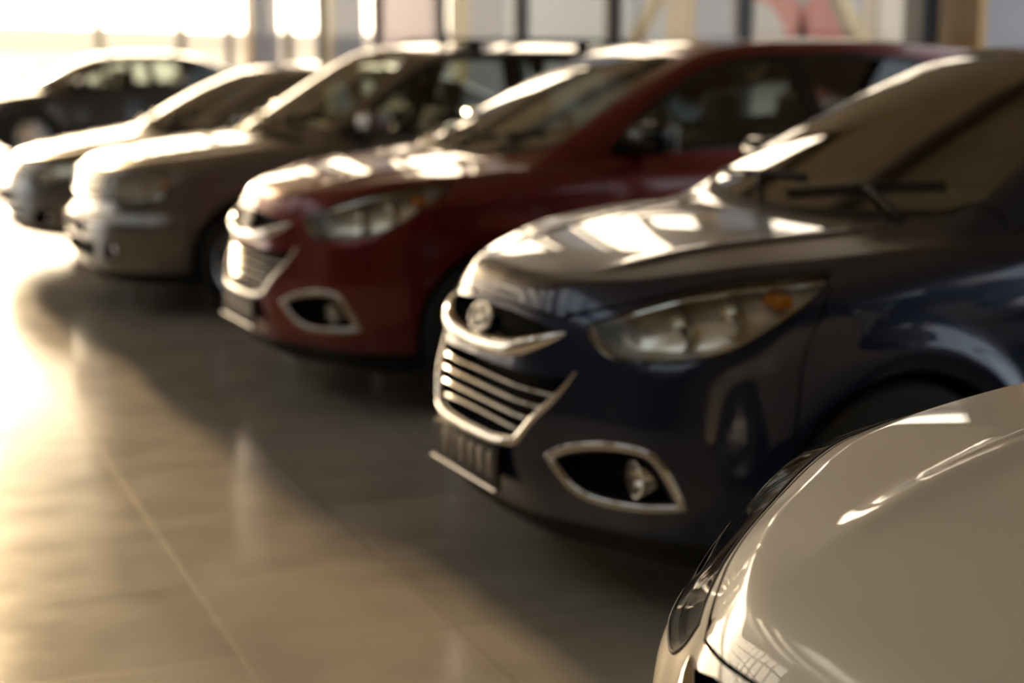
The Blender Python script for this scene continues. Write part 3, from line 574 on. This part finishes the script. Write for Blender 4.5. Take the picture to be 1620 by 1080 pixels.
EHQ=sm([(-.2,-.5,0),(-.2,.44,0),(.15,.44),(.22,.56),(.36,.66),(.6,.71),(1.0,.735),(1.33,.75,0),(1.24,.62),(1.12,.40),(1.04,.2),(1.02,0),(1.02,-.5,0)])
def estate_front(root,F):
    p=dense(sm([(-.39,.672,0),(.39,.672,0),(.42,.805,0),(-.42,.805,0)]),.02);c,n=hitf(F,p);m=MB();m.sweep(c+n*.002,n,half_round(.022,.012,7),True);m.obj('grille_frame',MT['chrome'],root,50)
    for z in(.712,.745,.775):
        y=np.linspace(-.385,.385,31);c,n=hitf(F,np.stack([y,y*0+z],1));m=MB();m.sweep(c-n*.008,n,half_round(.017,.012,7));m.obj('grille_slat',MT['chrome'],root,50)
    m=MB();m.rbox((.005,0,.505),(.012,.50,.105),.005);o=m.obj('number_plate',MT['plate'],root,50)
    m=MB();x=-.2
    for w in(.036,.03,.04,.03,.038,.034): m.rbox((-.0015,x+w/2,.505),(.004,w,.066),.0015,n=1);x+=w+.032
    m.obj('plate_characters',MT['glyph'],o,50)
    for fl in(False,True):
        k=(lambda x:x.mirror()) if fl else (lambda x:x);c=(.125,.595,.382)
        m=MB();m.lathe([(.0,-.012),(.03,-.008),(.038,.0)],c=c,axis=0,n=24);o=k(m).obj('fog_lamp',MT['lens'],root,50);m=MB();m.lathe([(.038,.0),(.04,-.008),(.046,-.006),(.046,.05)],c=c,axis=0,n=24);k(m).obj('lamp_ring',MT['chrome'],o,50)
        y=.545;us=np.linspace(2.30,4.0,40);c,n=hitt(F,np.stack([us,us*0+y],1));lift=.048*np.clip(np.minimum((us-2.30)/.10,(4.0-us)/.10),0,1)**.6
        m=MB();m.sweep(c+np.array([0,0,1])*(lift+.004)[:,None],np.array([0,0,1.]),[(-.017,-.010),(.017,-.010),(.014,.012),(-.014,.012)])
        o=k(m).obj('roof_rail',MT['dark'],root,50)
        for uf in(2.40,3.15,3.90):
            cc,_=hitt(F,[(uf,y)]);m=MB();m.rbox(cc[0]+[0,0,.022],(.10,.032,.055),.012,n=2);k(m).obj('rail_foot',MT['dark'],o,50)
# ------------------------------------------------------------------ the two saloons at the end of the row
SLAMP=[(.60,.56),(.64,.665),(.85,.725),(1.12,.775),(1.40,.80),(1.30,.71),(1.1,.62),(.85,.565)]
def shift(p,dz): return [(a[0],a[1]+dz)+tuple(a[2:]) for a in p]
SALOON=dict(CROSS,mirror_mat=MT['gloss'],qc=.20,crown=.05,nose_r=(.06,.06),L=4.50,H=1.41,h=.026,fine=None,
 nz=C([(.16,.16),(.22,.07),(.28,.02),(.38,.0),(.50,.0),(.58,.015),(.66,.045),(.73,.09),(.80,.18),(.9,.4)],.015),
 py=C([(0,0),(.2,.008),(.35,.035),(.5,.09),(.62,.165),(.72,.26),(.80,.40),(.86,.62),(.9,.85)],.02),
 zc=C([(-.3,.64),(0,.705),(.15,.75),(.4,.81),(.8,.88),(1.15,.925),(1.5,.92),(2.5,.93),(3.5,.97),(4.1,1.0),(4.6,.98)],.06),
 crn=C([(-.3,.05),(.3,.045),(1.0,.04),(4.6,.05)]),wp=C([(-.2,.82),(.4,.84),(.9,.872),(2.2,.87),(3.5,.875),(4.0,.85),(4.6,.78)],.08),
 sz=C([(.1,-.11),(.20,-.06),(.32,-.018),(.46,.0),(.62,.0),(.75,-.010),(.84,-.028),(.92,-.06),(1.05,-.12)],.025),
 rz=C([(.2,4.28),(.32,4.43),(.45,4.50),(.6,4.50),(.8,4.47),(.95,4.44),(1.1,4.30)],.03),
 zr=C([(.5,.58),(.85,.83),(1.0,.925),(1.3,1.10),(1.6,1.25),(1.85,1.34),(2.05,1.375),(2.4,1.40),(2.9,1.395),(3.25,1.345),(3.6,1.225),(3.95,1.07),(4.15,.985),(4.4,.85)],.025),
 q=.20,wheels=[(.90,.32,.345),(3.55,.32,.345)],cab=(.775,.92,.38,.22,.04,.08),
 plate=[(.12,0),(.13,.2),(.16,.34),(.22,.46),(.33,.55),(.55,.64),(.9,.70),(1.5,.76)],plate_slope=(.5,.3),ridge=(.32,.12,.010),cowl_u=1.08,roof_u=2.0,flare=.020,line=(.72,.035,.010),shoulder=.05,
 windshield=sm([(0,1.333),(.3,1.325),(.46,1.300,0),(.495,1.27,0),(.655,.985,0),(.61,.965,0),(.35,.955),(0,.95),(-.35,.955),(-.61,.965,0),(-.655,.985,0),(-.495,1.27,0),(-.46,1.300,0),(-.3,1.325)]),
 rear_glass=sm([(0,1.045,0),(.54,1.055),(.58,1.08),(.49,1.27),(.45,1.295),(0,1.31,0)]),rear_glass_u=1.25,
 side_glass=[('front_door',sm([(1.52,.945,0),(1.72,1.07),(1.98,1.195),(2.2,1.262),(2.46,1.282,0),(2.53,.96,0)])),('rear_door',sm([(2.64,.962,0),(2.575,1.282,0),(2.85,1.278),(3.08,1.245),(3.22,1.19,0),(3.36,.985,0)]))],
 doors=[('front_door',sm([(1.46,.27,0),(1.40,.55),(1.38,.88),(1.46,.955),(1.69,1.09),(1.96,1.217),(2.19,1.285),(2.50,1.305,0),(2.585,.95),(2.585,.27,0)])),('rear_door',sm([(2.607,.27,0),(2.607,.95),(2.53,1.305,0),(2.85,1.302),(3.11,1.268),(3.28,1.20,0),(3.44,.99),(3.45,.88),(3.22,.72),(3.12,.5),(3.10,.27,0)]))],
 handles={'front_door':(2.43,.83),'rear_door':(3.28,.86)},dlo=[(1.47,.93,0),(1.70,1.08),(1.97,1.207),(2.2,1.275),(2.5,1.295),(2.86,1.291),(3.10,1.257),(3.26,1.195,0),(3.41,.97,0)],trim=MT['chrome'],mirror=(1.60,.985),
 lamp_fn=lambda u,y,z:np.maximum(diag(SLAMP,.78)(u,y,z),.40-np.abs(y)),lamp_rim=SLAMP,lamp_off=(.06,-.04,0),bulbs=[('projector',(.80,.645,.07,0),.042),('bowl',(.98,.68,.08,0),.042),('amber',(1.18,.73,.07,0),.02)],
 tail_fn=lambda u,y,z:np.maximum(pdist(np.abs(y),z,[(.50,.78),(1.0,.74),(1.0,.93),(.60,.94)]),4.10-u),
 openings=[('upper_grille_recess',front([(-.30,.555),(.30,.555),(.37,.655),(-.37,.655)],.5),(.05,0,0)),('lower_grille_recess',front([(-.40,.25),(.40,.25),(.46,.38),(-.46,.38)],.4),(.05,0,0)),('fog_lamp_recess',front([(.54,.27),(.70,.30),(.69,.39),(.56,.38)],.6),(.05,-.02,0))],
 hood_fn=lambda u,y,z:np.maximum(pdist(u,np.abs(y),SHQ),.690-z),cowl_y=.66,seam=C([(.2,.53),(.5,.56),(.75,.66),(1.02,.70)]),tail_z=.68,gate=sm([(0,.70,0),(.50,.71),(.62,.80),(.60,.93),(.58,.99),(0,1.02,0)]),clad=.25,
 track=.77,tyre=.315,head_z=1.20,dash_z=.94,wiper_z=.972,paint=MT['grey'],gloss_grille=True)
SHQ=sm([(-.2,-.5,0),(-.2,.38,0),(.12,.38),(.22,.48),(.36,.57),(.55,.66),(.9,.72),(1.33,.75,0),(1.24,.62),(1.12,.40),(1.04,.2),(1.02,0),(1.02,-.5,0)])
BLACK=dict(SALOON,paint=MT['black'],trim=MT['gloss'],spokes=7)
def saloon_front(root,F):
    for z in(.575,.605,.635):
        ye=.30+(z-.555)*.7;y=np.linspace(-ye,ye,31);c,n=hitf(F,np.stack([y,y*0+z],1));m=MB();m.sweep(c-n*.006,n,half_round(.017,.012,7));m.obj('grille_slat',MT['chrome'],root,50)
    p=dense(sm([(-.31,.548,0),(.31,.548,0),(.385,.66,0),(-.385,.66,0)]),.02);c,n=hitf(F,p);m=MB();m.sweep(c+n*.002,n,half_round(.018,.010,7),True);m.obj('grille_frame',MT['chrome'],root,50)
    y=np.linspace(-.44,.44,31);c,n=hitf(F,np.stack([y,y*0+.315],1));m=MB();m.sweep(c-n*.01,n,half_round(.02,.012,7));m.obj('bumper_strip',MT['chrome'],root,50)
    m=MB();m.rbox((-.008,0,.46),(.014,.50,.105),.005);m.obj('number_plate',MT['plate'],root,50)
    for fl in(False,True):
        k=(lambda x:x.mirror()) if fl else (lambda x:x);c=(.225,.62,.335);m=MB();m.lathe([(.0,-.012),(.03,-.008),(.036,.0)],c=c,axis=0,n=24);o=k(m).obj('fog_lamp',MT['lens'],root,50);m=MB();m.lathe([(.036,.0),(.038,-.008),(.044,-.006),(.044,.05)],c=c,axis=0,n=24);k(m).obj('lamp_ring',MT['chrome'],o,50)
def clone(root,name,loc,rz,paint_from,paint_to,**p):
    r=root.copy();r.name=name;COL.objects.link(r);r.location=loc;r.rotation_euler=(0,0,math.radians(rz))
    for k,v in p.items(): r[k]=v
    def cp(o,par):
        c=o.copy();COL.objects.link(c);c.parent=par
        for i,s in enumerate(o.material_slots):
            if s.material==paint_from: c.material_slots[i].link='OBJECT';c.material_slots[i].material=paint_to
        for ch in list(o.children): cp(ch,c)
    for ch in list(root.children): cp(ch,r)
    return r
# ------------------------------------------------------------------ the showroom
def nodes(m): return m.node_tree.nodes,m.node_tree.links.new
def floor_material():
    m=mat('polished_floor_tiles',(.5,.47,.42),.22,0,0,.1,.36);n,L=nodes(m);b=n['Principled BSDF'];tc=n.new('ShaderNodeTexCoord');mp=n.new('ShaderNodeMapping')
    mp.inputs['Location'].default_value=(-.91/1+.6*40,-4.18+.65*40,0);L(tc.outputs['Object'],mp.inputs[0])
    sx=n.new('ShaderNodeSeparateXYZ');L(mp.outputs[0],sx.inputs[0])
    def M(op,a,v=None,v2=None):
        q=n.new('ShaderNodeMath');q.operation=op;L(a,q.inputs[0])
        if v is not None:
            if isinstance(v,(int,float)): q.inputs[1].default_value=v
            else: L(v,q.inputs[1])
        if v2 is not None: q.inputs[2].default_value=v2
        return q.outputs[0]
    def edge(o,p): return M('ABSOLUTE',M('SUBTRACT',M('MODULO',M('ADD',o,p/2),p),p/2))
    d=M('MINIMUM',edge(sx.outputs[0],.6),edge(sx.outputs[1],.65))
    g=n.new('ShaderNodeMapRange');g.interpolation_type='SMOOTHSTEP';g.inputs['From Min'].default_value=.0015;g.inputs['From Max'].default_value=.004;L(d,g.inputs['Value'])
    # every tile a little different
    fl=n.new('ShaderNodeVectorMath');fl.operation='DIVIDE';fl.inputs[1].default_value=(.6,.65,1);L(mp.outputs[0],fl.inputs[0]);f2=n.new('ShaderNodeVectorMath');f2.operation='FLOOR';L(fl.outputs[0],f2.inputs[0])
    wn=n.new('ShaderNodeTexWhiteNoise');L(f2.outputs[0],wn.inputs['Vector'])
    ns=n.new('ShaderNodeTexNoise');ns.inputs['Scale'].default_value=3.5;ns.inputs['Detail'].default_value=5;L(tc.outputs['Object'],ns.inputs['Vector'])
    r=n.new('ShaderNodeValToRGB');r.color_ramp.elements[0].color=(*FLOOR_A,1);r.color_ramp.elements[1].color=(*FLOOR_B,1);r.color_ramp.elements[0].position=.25;r.color_ramp.elements[1].position=.8
    ad=n.new('ShaderNodeMath');ad.operation='MULTIPLY_ADD';ad.inputs[1].default_value=.25;L(wn.outputs['Value'],ad.inputs[0]);L(ns.outputs['Fac'],ad.inputs[2]);L(ad.outputs[0],r.inputs[0])
    mx=n.new('ShaderNodeMix');mx.data_type='RGBA';L(g.outputs[0],mx.inputs['Factor']);mx.inputs['A'].default_value=(.035,.03,.025,1);L(r.outputs[0],mx.inputs['B']);L(mx.outputs['Result'],b.inputs['Base Color'])
    rr=n.new('ShaderNodeMapRange');rr.inputs['To Min'].default_value=FLOOR_R-.04;rr.inputs['To Max'].default_value=FLOOR_R+.06;L(ns.outputs['Fac'],rr.inputs['Value'])
    r3=n.new('ShaderNodeMix');r3.data_type='FLOAT';L(g.outputs[0],r3.inputs['Factor']);r3.inputs['A'].default_value=.9;L(rr.outputs[0],r3.inputs['B']);L(r3.outputs['Result'],b.inputs['Roughness'])
    bp=n.new('ShaderNodeBump');bp.inputs['Distance'].default_value=.001;bp.inputs['Strength'].default_value=.12;L(g.outputs[0],bp.inputs['Height']);L(bp.outputs[0],b.inputs['Normal'])
    return m
def noisy(name,c,rough=.6,amt=.12,scale=2.0,metal=0.0):
    m=mat(name,c,rough,metal);n,L=nodes(m);b=n['Principled BSDF'];tc=n.new('ShaderNodeTexCoord');ns=n.new('ShaderNodeTexNoise');ns.inputs['Scale'].default_value=scale;ns.inputs['Detail'].default_value=6;L(tc.outputs['Object'],ns.inputs['Vector'])
    r=n.new('ShaderNodeValToRGB');r.color_ramp.elements[0].color=(*[x*(1-amt) for x in c],1);r.color_ramp.elements[1].color=(*[min(1,x*(1+amt)) for x in c],1);r.color_ramp.elements[0].position=.3;r.color_ramp.elements[1].position=.7
    L(ns.outputs['Fac'],r.inputs[0]);L(r.outputs[0],b.inputs['Base Color']);return m
FLOOR_A=(.27,.245,.205);FLOOR_B=(.40,.365,.305);FLOOR_R=.17
XR=6.45;XL=-9.0;YF=33.2;YB=-5.0;ZC=5.6
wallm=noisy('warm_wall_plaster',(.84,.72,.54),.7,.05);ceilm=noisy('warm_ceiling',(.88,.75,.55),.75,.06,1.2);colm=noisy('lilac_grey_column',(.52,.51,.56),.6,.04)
framem=mat('dark_window_frame',(.045,.050,.058),.4);palef=mat('pale_window_frame',(.62,.56,.40),.45);roomglass=pane_mat('window_glass',(.97,.985,.98),1.22,faces=7);sideglass=pane_mat('clear_window_glass',(.97,.985,.985),1.2,faces=40)
def S(name,m,mt,parent=None,**p):
    o=m.obj(name,mt,parent,0)
    if parent is None: o['kind']='structure'
    for k,v in p.items(): o[k]=v
    return o
S('floor',MB().box((XL-.2,YB-.2,-.12),(XR+.2,YF+.2,0)),floor_material())
# ceiling with a long roof light out of view, widened to add fill light
SK=((-6.6,-2.0),)
m=MB();x=XL-.2
for a,b in SK: m.box((x,YB-.2,ZC),(a,YF+.2,ZC+.25));x=b
m.box((x,YB-.2,ZC),(XR+.2,YF+.2,ZC+.25))
ys=[YB-.2]+[y for y in np.arange(-2.0,31,3.3)]+[YF+.2]
for a,b in SK:
    for y0,y1 in ((YB-.2,-1.0),*[(y,y+.9) for y in np.arange(3.2,30,4.2)],(YF-1.6,YF+.2)): m.box((a,y0,ZC),(b,y1,ZC+.25))
S('ceiling',m,ceilm)
wn_=1
def window(frame,pane,fm,gl=None):
    global wn_
    f=S('window_%d'%wn_,frame,fm);wn_+=1;p=pane.obj('pane',gl or roomglass,f,0);return f
# roof lights: bars and panes
for a,b in SK:
    ys=[-1.0]+[v for y in np.arange(3.2,30,4.2) for v in(y,y+.9)]+[YF-1.6]
    for y0,y1 in zip(ys[0::2],ys[1::2]):
        if y1-y0<.3: continue
        m=MB();n=3
        for i in range(n+1): yy=y0+(y1-y0)*i/n;m.box((a,yy-.03,ZC+.02),(b,yy+.03,ZC+.12))
        for xx in(a+.03,(a+b)/2,b-.03): m.box((xx-.03,y0,ZC+.03),(xx+.03,y1,ZC+.11))
        window(m,MB().box((a,y0,ZC+.06),(b,y1,ZC+.07)),framem)
# steel roof beams
for y in np.arange(9.6,33,4.2):
    m=MB();m.sweep([(XL,y,ZC-.24),(XR,y,ZC-.24)],np.array([0,0,1.]),[(-.10,.24),(.10,.24),(.10,.21),(.012,.20),(.012,-.2),(.10,-.21),(.10,-.24),(-.10,-.24),(-.10,-.21),(-.012,-.2),(-.012,.2),(-.10,.21)]);S('beam',m,mat('grey_steel_beam',(.34,.32,.29),.5,.3))
facing=mat('ochre_sunlit_facing',(.80,.50,.20),.4)  # sheet on each column's left face, golden sunlight put into its colour
# right wall: glass between dark mullions, white columns standing just outside it
for y in(28.15,23.3,17.9,12.57,8.75,3.9,-.9): cl=S('column',MB().box((6.66,y,-.2),(7.12,y+.40,ZC+.2)),colm);S('sunlit_facing',MB().box((6.61,y-.01,-.2),(6.659,y+.41,ZC+.2)),facing,cl)
ZT=lambda y:3.3 if y<13.6 else ZC-.30
S('wall_right',MB().box((XR,YB,0),(XR+.12,YF,.18)).box((XR,YB,3.3),(XR+.12,13.7,ZC)).box((XR,13.7,ZC-.30),(XR+.12,YF,ZC)),wallm)
mu=[YB+.05,-2.6,-.3,2.0,4.3,6.6,9.13,11.4,13.7,15.84,18.2,20.6,23.2,25.0,29.0,YF-.05]
for y0,y1 in zip(mu[:-1],mu[1:]):
    m=MB();k=.10 if y0==9.13 else .035;zt=ZT(y0)
    m.box((XR-.06,y0-k,.18),(XR+.07,y0+k,zt))
    if y1>33: m.box((XR-.06,y1-.035,.18),(XR+.07,y1+.035,zt))
    for z in(.21,zt-.03): m.box((XR-.04,y0+k,z-.03),(XR+.05,y1-.035,z+.03))
    window(m,MB().box((XR+.01,y0,.18),(XR+.02,y1,zt)),framem,sideglass)
# the far glazed wall with pale mullions
S('wall_far',MB().box((XL-.2,YF,0),(XR+.2,YF+.2,.12)).box((XL-.2,YF,ZC-.2),(XR+.2,YF+.2,ZC)),wallm)
xs=np.arange(4.9-3*4.1,7.2,4.1);b=[XL]+[x for x in xs if XL+.5<x<XR-.5]+[XR]
for x0,x1 in zip(b[:-1],b[1:]):
    m=MB()
    for xx in(x0+.035,x1-.035): m.box((xx-.045,YF-.02,.12),(xx+.045,YF+.10,ZC-.2))
    for z in(.14,2.75,3.7,4.65,ZC-.24): m.box((x0,YF-.01,z-.04),(x1,YF+.09,z+.04))
    for i in(1,2,3): xx=x0+(x1-x0)*i/4;m.box((xx-.03,YF-.01,2.75),(xx+.03,YF+.09,ZC-.24))
    window(m,MB().box((x0,YF+.03,.12),(x1,YF+.04,ZC-.2)),palef)
# the left wall: solid beside the camera, then glazed with a fine grid of bars
YL=15.5
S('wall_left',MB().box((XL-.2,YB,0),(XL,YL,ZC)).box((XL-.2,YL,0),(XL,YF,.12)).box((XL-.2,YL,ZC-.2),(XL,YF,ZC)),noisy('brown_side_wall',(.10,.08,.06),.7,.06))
b=np.linspace(YL,YF,5)
for y0,y1 in zip(b[:-1],b[1:]):
    m=MB()
    for i in range(4): yy=y0+(y1-y0)*i/3;m.box((XL-.10,yy-(.07 if i in(0,3) else .035),.12),(XL+.02,yy+(.07 if i in(0,3) else .035),ZC-.2))
    for z in np.linspace(.15,ZC-.23,6): m.box((XL-.09,y0,z-.035),(XL+.01,y1,z+.035))
    window(m,MB().box((XL-.05,y0,.12),(XL-.04,y1,ZC-.2)),framem)
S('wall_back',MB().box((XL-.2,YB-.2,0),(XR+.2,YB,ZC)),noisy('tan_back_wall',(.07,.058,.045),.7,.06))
# ------------------------------------------------------------------ outside
S('ground',MB().box((-400,-120,-.30),(300,400,-.16)),noisy('pale_forecourt',(.15,.147,.143),.9,.1,.05))
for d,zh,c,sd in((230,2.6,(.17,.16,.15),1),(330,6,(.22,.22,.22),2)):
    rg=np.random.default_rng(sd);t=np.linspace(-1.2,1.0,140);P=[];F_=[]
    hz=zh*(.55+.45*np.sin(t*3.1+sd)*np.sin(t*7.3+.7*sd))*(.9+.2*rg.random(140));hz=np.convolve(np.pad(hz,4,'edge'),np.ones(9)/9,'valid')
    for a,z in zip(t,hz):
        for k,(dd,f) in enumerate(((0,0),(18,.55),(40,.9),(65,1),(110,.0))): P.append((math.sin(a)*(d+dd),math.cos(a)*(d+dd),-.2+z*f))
    for i in range(139):
        for k in range(4): F_.append((i*5+k,i*5+k+1,i*5+k+6,i*5+k+5))
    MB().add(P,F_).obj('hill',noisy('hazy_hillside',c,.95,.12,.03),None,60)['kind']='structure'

# hoardings and the ribbed hall beyond the glass
whitep=mat('white_board',(.62,.64,.68),.6);redp=mat('red_board_print',(.55,.06,.07),.5);pinkp=mat('pale_pink_board',(.58,.40,.45),.6);ochre=mat('ochre_steel',(.62,.45,.20),.45)
def board(name,label,x,y0,y1,z0,z1,m_,marks=()):
    r=empty(name,(x,(y0+y1)/2,-.16),0,label=label,category='sign');h=(y1-y0)/2
    MB().box((-.03,-h,z0),(.03,h,z1)).obj('panel',m_,r,0)
    for s in(-1,1): MB().box((.03,s*h*.8-.05,0),(.13,s*h*.8+.05,z1-.1)).obj('post',ochre,r,0)
    for (cy,cz,ro,ri,a0,a1) in marks:
        t=np.linspace(a0,a1,40);V=[(-.034,cy+q*math.cos(a),cz+q*math.sin(a)) for a in t for q in(ro,ri)];V+=[(-.030,b,c) for _,b,c in V];n=len(t);F_=[]
        for i in range(n-1): a=2*i;F_+=[(a,a+1,a+3,a+2),(a+2*n+2,a+2*n+3,a+2*n+1,a+2*n),(a,a+2,a+2+2*n,a+2*n),(a+1,a+1+2*n,a+3+2*n,a+3)]
        MB().add(V,F_).obj('red_print',redp,r,0)
    return r
board('hoarding','white board with red curved shapes outside the window behind the red crossover',9.0,13.75,15.75,.7,4.2,whitep,((-.55,1.7,.55,.0,0,2*PI),(.9,1.3,1.2,.85,1.2,3.4),(-.9,3.4,.9,.55,3.6,5.6)))
board('hoarding','pale pink board outside the window, seen above the silver estate',9.0,25.7,28.4,.6,4.0,pinkp)
board('hoarding','narrow white and pink board next to the ochre brace',9.3,16.85,17.7,.7,4.0,whitep,((-.1,2.2,.28,0,0,2*PI),(-.1,3.0,.28,0,0,2*PI)))
board('hoarding','long plain bluish white board outside, behind the silver estate',9.2,17.95,25.5,.6,4.1,mat('bluish_white_board',(.46,.54,.62),.6))
def strut(label,a,b):
    a=np.array(a,float);b=np.array(b,float);m=MB();m.sweep([(0,0,0),tuple((a-b).tolist())],np.array([1.,0,0]),[(-.06,-.05),(.06,-.05),(.06,.05),(-.06,.05)]);o=m.obj('steel_brace',ochre,None,0,loc=tuple(b));o['label']=label;o['category']='brace'
strut('slanting ochre steel brace outside, beside the dark mullion above the silver estate',(7.3,12.9,3.4),(7.3,16.9,-.16))
strut('slanting ochre steel brace outside, crossing before the white and red board',(7.3,12.4,3.0),(7.3,9.6,-.16))
r=empty('neighbouring_hall',(14.5,14.5,-.16),0,label='beige ribbed hall outside, behind the roofs of the blue and red crossovers',category='building')
blind=mat('pale_blind',(.5,.48,.44),.5);wm=noisy('beige_cladding',(.58,.50,.40),.7,.08);m=MB().box((0,-7,0),(9,10,6))
for y in np.arange(-6.8,9.8,.45): m.box((-.06,y,0),(0,y+.16,6))
m.obj('wall',wm,r,0);MB().box((-.3,-7.2,6),(9.2,10.2,6.3)).obj('roof',framem,r,0)
for y in np.arange(-5.6,9,2.8): f=MB().box((-.10,y,1.2),(-.061,y+1.3,3.2)).obj('window',blind,r,0)
# ------------------------------------------------------------------ the row of cars
def car(name,D,loc,deg,label,group=None,frontf=None):
    r=empty(name,loc,math.radians(deg),label=label,category='car')
    if group: r['group']=group
    F=build_car(r,D);frontf(r,F);return r
G='crossovers parked side by side'
blue=car('crossover',CROSS,(1.680,4.507,0),2.23,'dark blue crossover with chrome grille, between the red crossover and the cream white one',G,crossover_front)
clone(blue,'crossover',(1.680,7.440,0),3.11,MT['blue'],MT['red'],label='dark red crossover with chrome grille, between the dark blue one and the silver estate')
clone(blue,'crossover',(.887,1.438,0),2.45,MT['blue'],MT['cream'],label='cream white crossover nearest the camera, only its bonnet corner and headlight in frame')
car('estate_car',ESTATE,(1.33,10.40,0),2.5,'silver grey estate car with black roof rails, behind the red crossover',None,estate_front)
car('saloon_car',SALOON,(1.17,12.98,0),2.5,'low dark silver saloon car between the silver estate and the black saloon',None,saloon_front)
car('saloon_car',BLACK,(1.57,24.15,0),2.0,'black saloon car at the far end of the row, before the bright far windows',None,saloon_front)
# ------------------------------------------------------------------ light and camera
sc=bpy.context.scene
w=bpy.data.worlds.new('sky');sc.world=w;w.use_nodes=True;nt=w.node_tree;bg=nt.nodes['Background']
SUN_AZ=0.5;SUN_EL=9.5
az,el=math.radians(SUN_AZ),math.radians(SUN_EL);d=Vector((math.sin(az)*math.cos(el),math.cos(az)*math.cos(el),math.sin(el)))
# a hazy evening sky: pale horizon, bluer above, a wide warm glow about the sun
N_=nt.nodes.new;L_=nt.links.new
tc=N_('ShaderNodeTexCoord');sp=N_('ShaderNodeSeparateXYZ');L_(tc.outputs['Generated'],sp.inputs[0])
ra=N_('ShaderNodeValToRGB');L_(sp.outputs[2],ra.inputs[0]);E_=ra.color_ramp.elements
E_[0].position=0;E_[0].color=(*HOR,1);E_[1].position=.75;E_[1].color=(*ZEN,1);q=E_.new(.16);q.color=(*MID,1)
dt=N_('ShaderNodeVectorMath');dt.operation='DOT_PRODUCT';L_(tc.outputs['Generated'],dt.inputs[0]);dt.inputs[1].default_value=d
mxm=N_('ShaderNodeMath');mxm.operation='MAXIMUM';L_(dt.outputs['Value'],mxm.inputs[0]);mxm.inputs[1].default_value=0
out=ra.outputs[0]
for e_,colr in GLOW:
    p=N_('ShaderNodeMath');p.operation='POWER';L_(mxm.outputs[0],p.inputs[0]);p.inputs[1].default_value=e_
    s_=N_('ShaderNodeVectorMath');s_.operation='SCALE';s_.inputs[0].default_value=colr;L_(p.outputs[0],s_.inputs['Scale'])
    a_=N_('ShaderNodeVectorMath');a_.operation='ADD';L_(out,a_.inputs[0]);L_(s_.outputs[0],a_.inputs[1]);out=a_.outputs[0]
L_(out,bg.inputs['Color']);bg.inputs['Strength'].default_value=SKY
ld=bpy.data.lights.new('sun','SUN');ld.energy=SUNP;ld.angle=math.radians(2.2);ld.color=(1.0,.68,.37)
lo=bpy.data.objects.new('sun',ld);COL.objects.link(lo)
lo.rotation_euler=d.to_track_quat('Z','Y').to_euler();lo.location=d*60
cd=bpy.data.cameras.new('camera');cam=bpy.data.objects.new('camera',cd);COL.objects.link(cam);sc.camera=cam
fpx,hzn,CH,YAW=2677.84,59.51,1.5922,math.radians(21.890)
cd.sensor_width=36;cd.lens=fpx*36/1620;cd.clip_end=2000;cam.location=(0,0,CH);cam.rotation_euler=(PI/2-math.atan((540-hzn)/fpx),0,-YAW)
cd.dof.use_dof=True;cd.dof.focus_distance=FOCUS;cd.dof.aperture_fstop=FSTOP;cd.dof.aperture_blades=0
sc.view_settings.view_transform='Standard';sc.view_settings.look='None';sc.view_settings.exposure=EXPO;sc.view_settings.gamma=1
sc.cycles.max_bounces=10;sc.cycles.transparent_max_bounces=24;sc.cycles.glossy_bounces=6;sc.cycles.sample_clamp_indirect=8;sc.cycles.caustics_reflective=False;sc.cycles.caustics_refractive=False
sc.cycles.use_denoising=True
